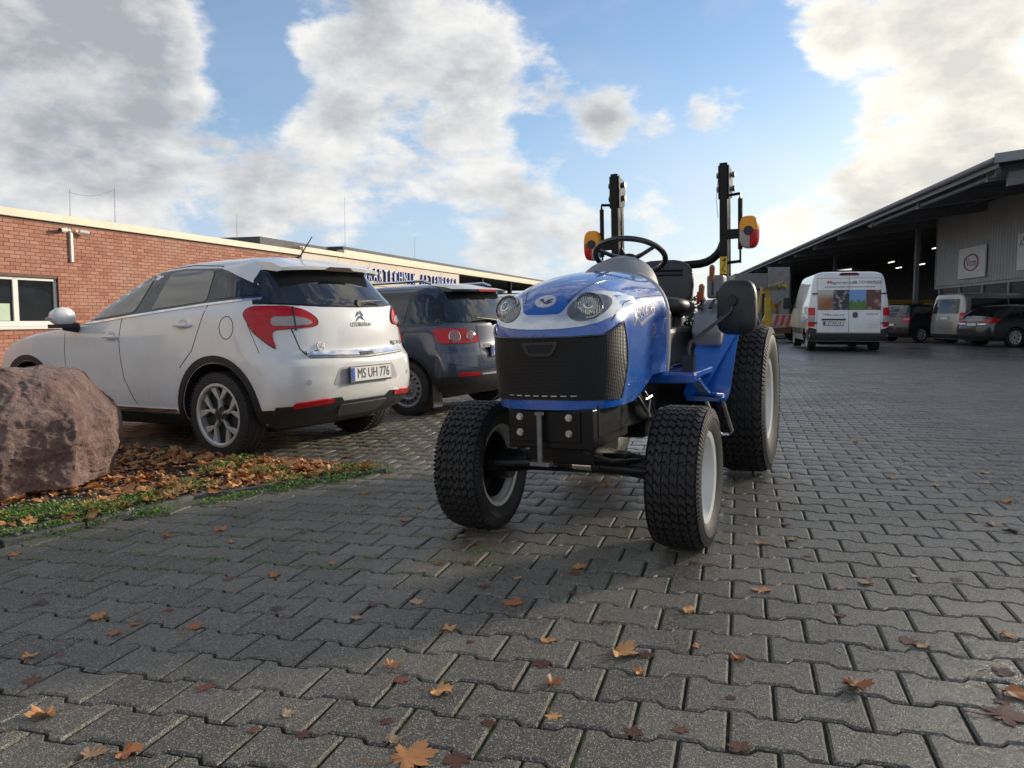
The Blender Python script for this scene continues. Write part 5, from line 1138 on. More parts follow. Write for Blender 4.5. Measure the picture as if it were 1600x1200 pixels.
dk=paint('dark_grey_paint',(.030,.032,.038),metal=.4,dirt=.1,dcol=(.1,.095,.09)); bk=paint('black_paint',(.012,.016,.015),metal=.2,dirt=.1,dcol=(.09,.085,.08)); sv=paint('silver_beige_paint',(.33,.325,.30),metal=.6,dirt=.15)
far_car('estate_car','dark grey estate car with chrome window line parked beside the silver van','car',17.35,28.3,R(80),4.75,1.85,1.50,2.78,1.02,dk,.335,'cover9',.98,'estate',('',.78),G,lamps_wide(.86,.98,.42))
far_car('silver_van','silver passenger van with dark windows parked between the black and the grey car','van',17.6,30.6,R(82),4.9,1.92,1.97,3.0,.98,sv,.34,'cover7',1.18,'van',('',1.0),G,lamps_tall(.90,1.22,.76))
far_car('black_car','black compact people carrier parked at the edge of the hall roof','car',16.75,33.6,R(72),4.4,1.80,1.62,2.68,.85,bk,.32,'cover7',1.02,'mpv',('',.72),G,lamps_tall(.82,1.05,.62))
far_car('silver_car','silver car parked beyond the dark blue people carrier','car',.75,14.9,R(-58),4.3,1.78,1.50,2.6,.8,sv,.31,'cover7',.98,'mpv',None,'cars parked in front of the left buildings',lamps_tall(.80,1.0,.6))
# ---- white panel van
def panel_van():
    zs=[.32+1.0*i/20 for i in range(20)]+[1.32+1.0*i/24 for i in range(24)]+[2.33,2.38,2.42,2.455,2.485,2.505,2.52,2.53]
    cv=dict(xr=[(.32,-1.0),(.5,-1.04),(1.0,-1.04),(1.4,-1.01),(2.2,-.90),(2.40,-.86),(2.49,-.78),(2.53,-.4)],xf=[(.32,4.2),(.6,4.35),(1.0,4.3),(1.25,4.0),(1.4,3.6),(2.0,2.95),(2.35,2.5),(2.48,2.1),(2.53,1.5)],
        w=[(.32,.96),(.5,1.01),(1.0,1.025),(1.4,1.01),(1.9,.955),(2.25,.905),(2.38,.87),(2.46,.80),(2.505,.66),(2.53,.4)],cr=[(.32,.12),(1.4,.14),(2.4,.16),(2.53,.15)],cf=[(.32,.6),(2.53,.5)],n=3.4,taper=.012)
    wh=paint('van_white',(.78,.78,.78),rough=.3,dirt=.10)
    c=Car('panel_van','white high roof panel van with picture band across its rear doors','van',cv,zs,wh,3.45,.345,.22,.93,'cover7',.40); blk=M['black']; e=c.e
    c.rear('rear_bumper',[(-.99,.34),(.99,.34),(1.0,.58),(-1.0,.58)],blk,.03,thick=.02); c.rear('corner_guard',[(.99,.55),(.80,.55),(.80,.70),(.99,.76)],blk,.02,sym=True)
    c.side('side_moulding',[(3.0,.52),(.48,.52),(.48,.72),(3.0,.72)],blk,.012,step=.2); c.side('corner_guard',[(-.42,.34),(-.95,.34),(-.97,.72),(-.5,.60)],blk,.014)
    c.line([(0,.60),(0,2.32)],.010,'B'); c.line([(.80,.60),(.80,2.30)],.008,'B'); c.line([(-.80,.60),(-.80,2.30)],.008,'B'); c.line([(.8,2.30),(-.8,2.30)],.010,'B'); c.line([(.8,.595),(-.8,.595)],.012,'B')
    c.line([(2.35,.8),(2.35,1.95)],.010); c.line([(1.1,.75),(1.1,2.1)],.008); c.line([(2.3,2.12),(-.6,2.12)],.010)
    # picture band: four pictures side by side
    def pic(name,y0,y1,fn):
        return c.rear(name,[(y0,1.30),(y1,1.30),(y1,1.93),(y0,1.93)],fn,.006,step=.08)
    s=NT('picture_timber'); w=s.n('ShaderNodeTexWave'); w.inputs['Scale'].default_value=2.2; w.inputs['Distortion'].default_value=5; s.l(s.co,w.inputs['Vector']); sep=s.n('ShaderNodeSeparateXYZ'); s.l(s.co,sep.inputs[0]); c1=s.mix(w.outputs['Fac'],(.25,.09,.04,1),(.36,.16,.08,1)); s.set(Base_Color=s.mix(s.ramp(sep.outputs[2],1.62,1.86),c1,(.5,.47,.42,1)),Roughness=.35)
    pic('picture_panel',.78,.40,s.m)
    s=NT('picture_machine'); s.set(Base_Color=s.mix(s.ramp(s.noise(6,6,.6),.52,.62),(.02,.02,.025,1),(.35,.33,.32,1)),Roughness=.35); pic('picture_panel',.397,.003,s.m)
    s=NT('picture_field'); sep=s.n('ShaderNodeSeparateXYZ'); s.l(s.co,sep.inputs[0]); nz=s.math('ADD',sep.outputs[2],s.math('MULTIPLY',s.math('SUBTRACT',s.noise(9,6,.7),.5),.5)); s.set(Base_Color=s.mix(s.ramp(nz,1.54,1.64),s.mix(s.noise(20,4,.6),(.02,.08,.01,1),(.12,.28,.04,1)),(.16,.32,.62,1)),Roughness=.35); pic('picture_panel',-.003,-.42,s.m)
    s=NT('picture_fruit'); v=s.vor(5.5); s.set(Base_Color=s.mix(s.ramp(v,.1,.55),(.42,.2,.15,1),(.10,.03,.025,1)),Roughness=.35); pic('picture_panel',-.423,-.79,s.m)
    ink=pm('van_grey_print',(.17,.17,.18),.5); red=pm('van_red_print',(.5,.05,.03),.5)
    def prt(y,z,txt,size,mat,sx=1.0,name='lettering'):
        p,_=c.surf(y,z); q,_=c.surf(y,z+.05); text_on(name,txt,size,mat,e,(p.x-.008,y,z),(0,-1,0),(q.x-p.x,0,q.z-p.z),.0015,sx=sx)
    prt(.12,2.165,'agrartechnik',.13,ink); prt(-.45,2.165,'ALTENBERGE',.125,ink); 
    for y,w in ((.55,.05),(.49,.05)): c.rear('logo_mark',[(y,2.14),(y-w,2.14),(y-w,2.22),(y,2.20)],red,.006)
    for z,y0,y1,h in ((2.01,.62,-.66,.028),(1.13,.60,.12,.03),(1.17,.66,.48,.016),(1.16,-.42,-.72,.03),(.86,-.45,-.74,.008),(.81,-.5,-.74,.008),(.76,-.45,-.74,.008)):
        y=y0; k=0
        while y>y1:       # small print, too fine to read
            wl=.03+.045*((k*7)%5)/5; c.rear('small_print',[(y,z),(max(y-wl,y1),z),(max(y-wl,y1),z+h),(y,z+h)],ink,.006,step=.3); y-=wl+.016; k+=1
    c.rear('door_handle',ROUND([(-.09,1.06),(-.22,1.06),(-.22,1.24),(-.09,1.24)],2),M['gloss_black'],.02); c.rear('plate_lamp_bar',[(.68,.985),(.08,.985),(.08,1.03),(.68,1.03)],blk,.03,thick=.02)
    number_plate(c,.38,.88,'ST AA 16',.50,.112,size=.088,sx=.78)
    c.rear('brake_light',ROUND([(.26,2.38),(-.26,2.38),(-.22,2.455),(.22,2.455)],1),lampmat('dark_red_lens',(.12,.012,.012)),.02)
    for a,b,m_ in ((1.13,1.38,M['red_lamp']),(.93,1.13,M['clear_lamp']),(.78,.93,M['red_lamp'])):
        c.rear('tail_lamp',[(1.0,a),(.845,a),(.845,b),(1.0,b)],m_,.016,sym=True); c.side('tail_lamp',[(-.93,a),(-.985,a),(-.975,b),(-.92,b)],m_,.0155)
    for z in (.9,1.82):
        for s_ in (1,-1):
            p,_=c.surf(s_*.86,z); m=MB(); m.box((p.x-.02,s_*.86,z),(.05,.14,.035)); m.build('hinge',blk,e,smooth=0,bevel=.006)
    c.side('cab_window',ROUND([(3.35,1.42),(2.45,1.42),(2.45,2.05),(2.75,2.05)],1),M['glass'],.006)
    for s_ in (1,-1):
        m=MB(); m.tube([(3.3,s_*1.0,1.45),(3.3,s_*1.14,1.5)],.03); m.box((3.3,s_*1.2,1.6),(.12,.2,.42)); m.build('door_mirror',blk,e,smooth=0,bevel=.03)
    m=MB(); m.bar((-1.05,-.25,.36),(-1.05,.25,.36),.06,.06); m.tube([(-.9,0,.36),(-1.2,0,.36),(-1.22,0,.44)],.02); m.build('tow_hitch',blk,e,smooth=0)
    place(e,10.42,24.9,R(13.5)); e.scale=(1.04,1.13,.965); return c
panel_van()
# ------------------------------------------------------------------ compact tractor: +X forward, +Y its left, origin under the front axle
def tractor():
    e=empty('compact_tractor','blue compact tractor with turf tyres and black folding roll bar','tractor'); blk=M['black']; gb=M['gloss_black']
    s=NT('tractor_blue'); c=s.mix(s.ramp(s.noise(3,4,.6),.3,.7),(.006,.090,.40,1),(.010,.108,.46,1)); sp=s.math('MULTIPLY',s.ramp(s.vor(95),.06,.11,1,0),s.ramp(s.noise(7,3,.6),.52,.66)); c=s.mix(s.math('MULTIPLY',sp,.7),c,(.45,.42,.36,1))
    c=s.mix(s.ramp(s.noise(5,8,.7),.5,.9,0,.18),c,(.12,.12,.12,1)); s.set(Base_Color=c,Roughness=s.ramp(s.noise(5,6,.6),.3,.7,.22,.34),Coat_Weight=1.0,Coat_Roughness=.05); blue=s.m; M['blue']=blue
    grey=pm('tractor_grey',(.19,.195,.21),.5,var=.1,vs=8,bump=.1,bs=250,dirt=.12,dcol=(.2,.18,.15)); cream=pm('tractor_edge',(.60,.58,.52),.4)
    # hood -------------------------------------------------------
    X0,XF,NP=.06,.385,2.5
    ztop=curve([(-.64,1.300),(-.35,1.288),(-.1,1.262),(.06,1.232),(.18,1.195),(.27,1.150),(.33,1.100),(.365,1.050),(.385,.99)])
    zsh=curve([(-.64,1.02),(.0,.995),(.2,.985),(.385,.955)]); hw=curve([(-.64,.318),(0,.312),(.385,.312)])
    sb=curve([(.60,.90),(.69,.94),(.80,.98),(.90,1.0),(1.0,1.0)])
    def plan(x): return 1.0 if x<=X0 else max(0,1-((x-X0)/(XF-X0))**NP)**(1/NP)
    def sect(x):
        w=hw(x)*plan(x); zs_=zsh(x); zt=ztop(x); P=[]; zb=.655 if x>-.05 else .655+min(1,(-.05-x)/.30)**1.3*.10
        for i in range(14):
            z=zb+(zs_-zb)*i/14; P.append((w*sb(z),z))
        for i in range(17):
            th=PI/2*i/16; P.append((w*max(0,math.cos(th))**(2/2.35),zs_+(zt-zs_)*math.sin(th)**(2/2.35)))
        return P
    xs=[-.62+.68*i/22 for i in range(22)]+[X0+(XF-X0)*math.sin(PI/2*i/26) for i in range(27)]; xs[-1]=XF-.0003
    rings=[]
    for x in xs:
        P=sect(x); rings.append([(x,y,z) for y,z in P]+[(x,-y,z) for y,z in P[:-1]][::-1])
    m=MB(); m.loft(rings); hood=m.build('hood',blue,e,smooth=50); bv=bvh_of(hood)
    def hs(phi,z,off=.0):
        """point on the hood wall by plan angle and height"""
        cx=max(0,math.cos(phi)); sy=math.sin(phi); x=X0+(XF-X0)*cx**(2/NP); y=hw(x)*abs(sy)**(2/NP)*(1 if sy>=0 else -1)*sb(z)
        n=Vector((cx**(2-2/NP)/(XF-X0)*1.0,(abs(sy)**(2-2/NP))/hw(x)*(1 if sy>=0 else -1),0)).normalized(); return Vector((x,y,z))+n*off
    # grille: black mesh panel wrapping round the nose
    s=NT('grille_mesh'); w1=s.n('ShaderNodeTexWave',wave_type='BANDS',bands_direction='Z'); w1.inputs['Scale'].default_value=52; s.l(s.co,w1.inputs['Vector']); w2=s.n('ShaderNodeTexWave',wave_type='BANDS',bands_direction='Y'); w2.inputs['Scale'].default_value=62; s.l(s.co,w2.inputs['Vector'])
    hh=s.math('MULTIPLY',w1.outputs['Fac'],w2.outputs['Fac']); c=s.mix(s.ramp(hh,.12,.45),(.016,.015,.015,1),(.004,.004,.004,1)); c=s.mix(s.ramp(s.noise(11,7,.7),.55,.85,0,.25),c,(.05,.043,.034,1)); s.set(Base_Color=c,Roughness=.48,IOR=1.35); s.bump(s.math('SUBTRACT',1.0,hh),.35,.003); gm=s.m
    zt_=lambda ph: .967+.020*(abs(ph)/1.45)**2+ (.05*max(0,(abs(ph)-.9)/.5)); zb_=lambda ph: .700-.012*(abs(ph)/1.45)
    ph_max=lambda v: 1.30+.14*math.sin(PI*min(1,max(0,.12+.80*v)))
    rows=18; cols=56; V=[];Fc=[]
    for i in range(rows+1):
        v=i/rows
        for j in range(cols+1):
            ph=(-1+2*j/cols)*ph_max(v); z=zb_(ph)+(zt_(ph)-zb_(ph))*v; V.append(hs(ph,z,.006))
    Fc=[(i*(cols+1)+j,i*(cols+1)+j+1,(i+1)*(cols+1)+j+1,(i+1)*(cols+1)+j) for i in range(rows) for j in range(cols)]
    b=len(V); 
    edge=[j for j in range(cols+1)]+[(i)*(cols+1)+cols for i in range(1,rows+1)]+[rows*(cols+1)+j for j in range(cols-1,-1,-1)]+[i*(cols+1) for i in range(rows-1,0,-1)]
    for q in edge:
        i,j=divmod(q,cols+1); v=i/rows; ph=(-1+2*j/cols)*ph_max(v); z=zb_(ph)+(zt_(ph)-zb_(ph))*v; V.append(hs(ph,z,-.01))
    Fc+=[(edge[k],edge[(k+1)%len(edge)],b+(k+1)%len(edge),b+k) for k in range(len(edge))]
    m=MB(); m.add(V,Fc); gr=m.build('grille',gm,e,smooth=40)
    rim=[hs((-1+2*j/cols)*ph_max(1),zt_((-1+2*j/cols)*ph_max(1))+.001,.006) for j in range(cols+1)]; side=[]
    for sg in (1,-1):
        P=[]
        for i in range(rows+1):
            v=i/rows; ph=sg*ph_max(v); P.append(hs(ph,zb_(ph)+(zt_(ph)-zb_(ph))*v,.005))
        q=MB(); q.tube(P,.0045,6); q.build('grille_gasket',gb,gr)
    q=MB(); q.tube(rim,.005,6); q.build('grille_gasket',gb,gr)
    # release handle in the grille
    def gpt(y,z,off): return hs(math.copysign(math.asin(min(1,abs(y)/.312)**(NP/2)),y),z,off)
    out=[(-.085,.958),(.085,.958),(.082,.935),(.060,.898),(.045,.888),(-.045,.888),(-.060,.898),(-.082,.935)]; inn=[(-.064,.938),(.064,.938),(.050,.908),(.040,.902),(-.040,.902),(-.050,.908)]
    q=MB(); q.prism(ROUND(out,1),lambda p,s_:gpt(p[0],p[1],.014 if s_ else .0)); h=q.build('hood_latch',M['black'],e,smooth=0)
    q=MB(); q.prism(inn,lambda p,s_:gpt(p[0],p[1],.0155 if s_ else .002)); q.build('latch_opening',M['carbon_under'],h,smooth=0)
    for k in range(8):
        y=-.15+.3*k/7; q=MB(); q.prism([(y-.013,.714),(y+.013,.714),(y+.013,.719),(y-.013,.719)],lambda p,s_:gpt(p[0],p[1],.009 if s_ else .002)); q.build('grille_slot',M['zinc'],gr,smooth=0)
    # silver face mask, lamp pods, headlamps
    F=lambda n,poly,mat,off,par=e,r=0,th=.006,st=.03: patch(n,bv,poly,'F',off,mat,par,th,st,rnd=r)
    half=[(0,1.003),(.10,1.006),(.18,1.014),(.235,1.028),(.275,1.052),(.292,1.085),(.292,1.115),(.278,1.142),(.248,1.160),(.205,1.167),(.160,1.160),(.126,1.138),(.106,1.105),(.092,1.078),(.074,1.066),(0,1.064)]
    mask=half+[(-y,z) for y,z in half[1:-1]][::-1]
    F('face_mask',mask,M['silver'],.004,th=.01)
    for sg in (1,-1):
        pod=[(sg*(.186+.074*math.cos(a)+.012*math.sin(a)),1.092+.057*math.sin(a)) for a in [2*PI*i/30 for i in range(30)]]
        if sg<0: pod=pod[::-1]
        o=F('headlight',pod,pm('lamp_pod',(.11,.115,.115),.15,var=.3,vs=20,coat=1.0),.007)
        hcen=bv.ray_cast(Vector((9,sg*.192,1.097)),Vector((-1,0,0)))[0]; n=Vector((.86,sg*.22,.40)).normalized()
        T=Matrix.Translation(hcen-n*.020)@Vector((0,1,0)).rotation_difference(n).to_matrix().to_4x4()
        q=MB(); q.lathe([(.060,.0),(.063,.030),(.061,.040),(.056,.042),(.054,.034)],36,M=T); q.build('lamp_ring',pm('lamp_ring',(.28,.28,.28),.2,metal=.9,var=.1),o)
        s2=NT('headlamp_glass'); v=s2.vor(60,feat='F1'); wv=s2.n('ShaderNodeTexWave',bands_direction='Y'); wv.inputs['Scale'].default_value=34; wv.inputs['Distortion'].default_value=1.5; s2.l(s2.co,wv.inputs['Vector']); s2.set(Base_Color=s2.mix(s2.math('MULTIPLY',v,wv.outputs['Fac']),(.25,.25,.23,1),(.88,.87,.82,1)),Metallic=.75,Roughness=.12,Coat_Weight=1.0,Coat_Roughness=.02); s2.bump(s2.math('ADD',v,wv.outputs['Fac']),.7,.01)
        q=MB(); q.lathe([(.055,.034),(.050,.039),(.035,.044),(.018,.0465),(.0,.047)],32,M=T); q.build('lens',s2.m,o)
        q=MB(); q.lathe([(.020,.047),(.022,.050),(.018,.051)],20,M=T); q.build('bulb_ring',M['chrome'],o)
    # emblem
    em=[(.048*math.cos(a)*1.0,1.122+.026*math.sin(a)) for a in [2*PI*i/28 for i in range(28)]]
    o=F('emblem',em,pm('emblem_silver',(.62,.63,.66),.25,metal=.3),.007)
    for poly in ([(-.030,1.128),(-.012,1.132),(.002,1.112),(-.010,1.118)],[(-.002,1.110),(.010,1.126),(.034,1.131),(.018,1.120)],[(.004,1.108),(.022,1.117),(.036,1.120),(.020,1.110)]): F('emblem_leaf',poly,pm('emblem_dark',(.05,.07,.12),.3),.0095,o)
    # hood crease lines and side decals
    for sg in (1,-1):
        pl=strip([(.30,sg*.10),(.22,sg*.125),(.08,sg*.155),(-.15,sg*.185),(-.45,sg*.20),(-.6,sg*.205)],.006); patch('hood_crease',bv,pl,'T',.0016,gb,hood,.003,.05)  # crease shade laid on as a thin black strip
        sd='L' if sg>0 else 'R'
        patch('hood_seam',bv,strip([(.235,1.035),(.18,1.075),(.06,1.115),(-.15,1.138),(-.40,1.150),(-.60,1.155)],.005),sd,.0014,M['carbon_under'],hood,.003,.05)
        dec=[(.02,1.008),(-.05,1.048),(-.115,1.018),(-.36,1.068),(-.36,1.058),(-.115,1.002),(-.05,1.034),(.005,1.004)]
        if sg<0: dec=dec
        patch('side_stripe',bv,dec,sd,.0022,M['silver'],hood,.002,.04)
        me=text_mesh('Boomer',.105); 
        for v in me.vertices:
            tx=v.co.x*1.05; ty=v.co.y; x=-.215-sg*0-tx*(1 if sg>0 else -1); z=1.085+ty+.10*tx*(1)
            hit=bv.ray_cast(Vector((x,sg*5,z)),Vector((0,-sg,0)))[0]; v.co=(x,(hit.y if hit else sg*.3)+sg*.003,z)
        me.materials.clear(); me.materials.append(M['silver']); link('side_lettering',me,hood)
        me=text_mesh('25',.07)
        for v in me.vertices:
            x=-.34-v.co.x*(1 if sg>0 else -1); z=.985+v.co.y; hit=bv.ray_cast(Vector((x,sg*5,z)),Vector((0,-sg,0)))[0]; v.co=(x,(hit.y if hit else sg*.3)+sg*.003,z)
        me.materials.clear(); me.materials.append(M['silver']); link('side_lettering',me,hood)
        P=sect(-.62); q=MB(); q.tube([(-.632,sg*y,z) for y,z in P if z<1.285],.011,8); q.build('hood_edge_trim',cream,e)
        q=MB(); q.box((-.155,sg*.275,.70),(.045,.012,.045)); q.build('warning_tag',pm('tag_yellow',(.6,.42,.03),.5),e,smooth=0,bevel=.003)
    # cowl behind hood with dash and steering wheel
    rings=[]
    for x,k,zz in ((-.60,.86,1.300),(-.66,.84,1.335),(-.74,.80,1.370),(-.84,.74,1.392),(-.96,.64,1.385),(-1.02,.55,1.34)):
        rings.append([(x,k*.30*math.cos(PI*i/20)*(1 if True else 1),1.06+(zz-1.06)*max(0,math.sin(PI*i/20))**.55) for i in range(21)])
    m=MB(); m.loft(rings,cap=True); m.build('dash_cowl',grey,e,smooth=50)
    m=MB(); m.box((-.80,0,.93),(.42,.50,.32)); m.build('dash_console',blk,e,smooth=0,bevel=.03)
    sc_=Vector((-1.02,.0,1.40)); ax=Vector((-.44,0,.90)).normalized(); u=Vector((0,1,0)); v_=ax.cross(u)
    q=MB(); q.tube([sc_+(u*math.cos(a)+v_*math.sin(a))*.205 for a in [2*PI*i/44 for i in range(44)]],.0165,10,closed=True); sw=q.build('steering_wheel',gb,e)
    for a in (R(90),R(210),R(330)):
        q=MB(); q.tube([sc_-ax*.03,sc_-ax*.02+(u*math.cos(a)+v_*math.sin(a))*.1,sc_+(u*math.cos(a)+v_*math.sin(a))*.2],[.02,.013,.012],8); q.build('spoke',gb,sw)
    q=MB(); q.cyl(sc_-ax*.05,sc_-ax*.005,.05,.045,20); q.cyl(sc_-ax*.24,sc_-ax*.04,.03,.025,12); q.build('column',blk,sw)
    for o in list(e.children): o.location.y-=.028
    # front frame ---------------------------------------------
    fr=pm('frame_black',(.007,.007,.0075),.34,var=.2,vs=12,ior=1.35,dirt=.10,dcol=(.16,.14,.11),dscale=16)
    m=MB(); m.box((.10,0,.568),(.52,.40,.178)); m.box((.06,0,.44),(.34,.32,.10)); fb=m.build('front_frame',fr,e,smooth=0,bevel=.008)
    m=MB(); m.box((.365,-.02,.580),(.014,.33,.135)); pl=m.build('front_plate',fr,e,smooth=0,bevel=.004)
    for y in (-.135,.095):
        for z in (.622,.553):
            q=MB(); q.cyl((.368,y,z),(.377,y,z),.016,n=16); q.cyl((.377,y,z),(.389,y,z),.0125,n=6); q.build('bolt',M['zinc'],pl)
    q=MB(); q.bar((.36,-.105,.638),(.36,.08,.638),.035,.014); q.build('hitch_bracket',fr,pl,smooth=0)
    q=MB(); q.cyl((.405,-.03,.425),(.405,-.03,.640),.0125,n=14); q.cyl((.405,-.03,.635),(.405,-.03,.648),.022,n=6); q.box((.39,-.03,.420),(.05,.09,.018)); q.build('hitch_pin',pm('dull_steel',(.22,.22,.22),.45,metal=.8,var=.2,vs=30),e,smooth=40)
    m=MB(); m.box((.0,0,.47),(.34,.30,.12)); m.box((.06,.02,.40),(.10,.50,.055)); m.build('axle_pivot',fr,e,smooth=0,bevel=.012)
    for sg in (1,-1):   # side rails back to the transmission
        m=MB(); m.bar((.30,sg*.19,.60),(-.75,sg*.19,.58),.03,.15); m.build('side_rail',fr,e,smooth=0,bevel=.006)
    m=MB(); m.tube([(0,-.46,.335),(0,-.25,.36),(0,0,.385),(0,.25,.36),(0,.46,.335)],[.06,.055,.075,.055,.06],14); m.build('front_axle',fr,e)
    m=MB(); m.tube([(.13,-.40,.355),(.15,-.1,.375),(.15,.02,.375)],.014,10); m.tube([(.15,.0,.375),(.15,.16,.372)],.020,12); m.tube([(.15,.16,.372),(.13,.40,.355)],.012,10); tr=m.build('tie_rod',blk,e)
    q=MB(); q.tube([(.15,.03,.375),(.15,.12,.373)],.0215,14); q.tube([(.145,-.13,.376),(.145,-.05,.377)],.019,10); q.build('steering_cylinder',M['chrome'],tr)
    for sg in (1,-1):
        m=MB(); m.cyl((0,sg*.36,.335),(0,sg*.50,.326),.075,.085,18); m.box((.08,sg*.41,.35),(.16,.05,.05)); m.build('hub_carrier',fr,e,smooth=40)
    m=MB(); m.box((-.35,0,.72),(.70,.40,.42)); m.box((-.2,0,.52),(.5,.26,.12)); m.build('engine',M['carbon_under'],e,smooth=0,bevel=.03)
    m=MB(); m.box((-1.2,0,.56),(1.25,.36,.34)); m.box((-1.88,0,.52),(.42,.46,.36)); m.tube([(-1.88,-.42,.49),(-1.88,.42,.49)],.09,16); m.build('transmission',fr,e,smooth=0,bevel=.03)
    for k in range(5):
        q=MB(); a=.02*k; q.tube([(-.15-.05*k,.23+.01*k,.70-.02*k),(-.28-.06*k,.26,.58-.03*k),(-.5,.24,.52-.02*k),(-.8,.22,.55)],.009,6); q.build('hose',blk,e)
    for k in range(3):
        q=MB(); q.tube([(.18,.12-.06*k,.47),(.24,.16-.05*k,.44+.015*k),(.2,.24-.04*k,.41),(.02,.32,.39)],.008,6); q.build('hydraulic_hose',blk,e)
    q=MB(); q.tube([(-.16,.285,.69),(-.20,.30,.64),(-.17,.30,.59),(-.21,.295,.56)],.005,6); q.tube([(-.16,.29,.65),(-.23,.30,.66)],.006,6); q.build('latch_wire',M['zinc'],e)
    # platform, fenders, step -----------------------------------
    m=MB()
    for sg in (1,-1):
        m.box((-.98,sg*.32,.735),(.86,.25,.035)); m.bar((-.56,sg*.19,.72),(-.56,sg*.45,.72),.05,.05)
    m.box((-1.2,0,.80),(.5,.4,.12)); m.build('platform',blue,e,smooth=0,bevel=.008)
    q=MB(); q.box((-1.2,.0,.87),(.8,.5,.22)); q.build('tunnel_cover',M['black'],e,smooth=0,bevel=.03)
    q=MB(); q.box((-.84,.2,.83),(.5,.06,.14)); q.build('floor_riser',blue,e,smooth=0,bevel=.01)
    for sg in (1,-1):
        # inner fender wall with a curved top over the wheel
        prof=[(-.86,.60),(-1.02,.62),(-1.12,.74),(-1.32,.94),(-1.55,1.045),(-1.85,1.085),(-2.15,1.06),(-2.38,.96)]
        prof=[tuple(p) for p in chaikin(prof,2,False)]
        m=MB(); y0,y1=sg*.33,sg*.545; V=[];Fc=[]
        for x,z in prof: V+=[(x,y0,z),(x,y1,z-.01),(x,y1,z-.03),(x,y0,z-.03)]
        n=len(prof); Fc=[(4*i+a,4*i+(a+1)%4,4*i+4+(a+1)%4,4*i+4+a) for i in range(n-1) for a in range(4)]+[(0,1,2,3),(4*n-4,4*n-1,4*n-2,4*n-3)]
        m.add(V,Fc); fe=m.build('fender',blue,e,smooth=45)
        wall=[(x,z-.012) for x,z in prof]+[(-2.3,.74),(-1.1,.72),(-.9,.62)]
        q=MB(); q.prism(wall,lambda p,s_:(p[0],sg*(.335+.02*s_),p[1])); q.build('fender_wall',blue,fe,smooth=0)
        # front skirt of the fender, facing forward and out
        sk=[(.345,.70),(.40,.60),(.56,.595),(.60,.66),(.66,1.0),(.60,1.045),(.36,1.06)]
        def skp(p,s_):
            y,z=p; t=max(0,min(1,(z-.60)/.45)); x=-.86-.50*t-.10*max(0,(y-.34)/.3)-.02*s_; return (x,sg*y*(1.0-.06*(1-t)),z)
        V=[];Fc=[]; NR=10; NC=6
        for i in range(NR+1):
            t=i/NR; z=.60+.46*t; yl=.335; yr=.435+.125*min(1,t*1.25)
            for j in range(NC+1):
                y=yl+(yr-yl)*j/NC; V.append(skp((y,z),0))
        b=len(V); V+=[(x-.025,y,z) for x,y,z in V]
        for i in range(NR):
            for j in range(NC):
                a=i*(NC+1)+j; Fc+=[(a,a+1,a+NC+2,a+NC+1),(b+a,b+a+NC+1,b+a+NC+2,b+a+1)]
        for i in range(NR): a=i*(NC+1); Fc+=[(a,a+NC+1,b+a+NC+1,b+a),(a+NC,b+a+NC,b+a+2*NC+1,a+2*NC+1)]
        for j in range(NC): Fc+=[(j,b+j,b+j+1,j+1),(NR*(NC+1)+j,NR*(NC+1)+j+1,b+NR*(NC+1)+j+1,b+NR*(NC+1)+j)]
        q=MB(); q.add(V,Fc); q.build('fender_skirt',blue,fe,smooth=45)
        q=MB(); q.bar((-.56,sg*.445,.715),(-.84,sg*.445,.615),.05,.022); q.bar((-.84,sg*.445,.612),(-.93,sg*.47,.60),.13,.02); q.build('step_bracket',blue,e,smooth=0,bevel=.005)
        st=MB(); st.tube([(-.88,sg*.425,.60),(-1.06,sg*.475,.37),(-1.09,sg*.485,.352),(-1.11,sg*.525,.352),(-1.09,sg*.545,.375),(-.93,sg*.51,.60)],.010,8); st.build('step_hoop',M['zinc'],e)
        # grey control console on the fender
        rings=[]
        for z,x0,x1,y0_,y1_ in ((.86,-1.16,-1.75,.31,.47),(.95,-1.14,-1.75,.30,.475),(1.04,-1.21,-1.78,.30,.475),(1.12,-1.42,-1.80,.31,.465),(1.14,-1.50,-1.80,.32,.455)):
            rings.append([(x0,sg*y0_,z),(x0,sg*y1_,z),(x1,sg*y1_,z),(x1,sg*y0_,z)])
        m=MB(); m.loft(rings); co=m.build('side_console',grey,e,smooth=0,bevel=.02,seg=3)
        for k in range(3):
            q=MB(); q.bar((-1.24,sg*(.33+.065*k),1.085),(-1.40,sg*(.33+.065*k),1.136),.022,.012); q.build('lever_slot',M['carbon_under'],co,smooth=0)
    bro=pm('lever_brown',(.30,.11,.045),.45,var=.2)
    for x,y,z,h,mt in ((-1.30,.335,1.10,.12,bro),(-1.64,.335,1.22,.13,bro),(-1.30,.44,1.09,.09,gb)):
        q=MB(); q.cyl((x,y,z-.05),(x+.01,y,z+h*.45),.008,n=8); lv=q.build('control_lever',gb,e); q=MB(); q.tube([(x+.01,y,z+h*.35),(x+.02,y,z+h*.6),(x+.03,y+.005,z+h),(x+.032,y+.005,z+h+.012)],[.013,.017,.018,.008],10); q.build('lever_grip',mt,lv)
    q=MB(); q.loft([[(-1.68,.29,z),(-1.68,.40,z),(-1.80,.40,z),(-1.80,.29,z)] for z in (1.15,1.30)]); q.build('lever_tower',grey,e,smooth=0,bevel=.015)
    # seat ------------------------------------------------------
    vin=pm('seat_vinyl',(.035,.036,.038),.45,var=.15,vs=12,bump=.15,bs=220)
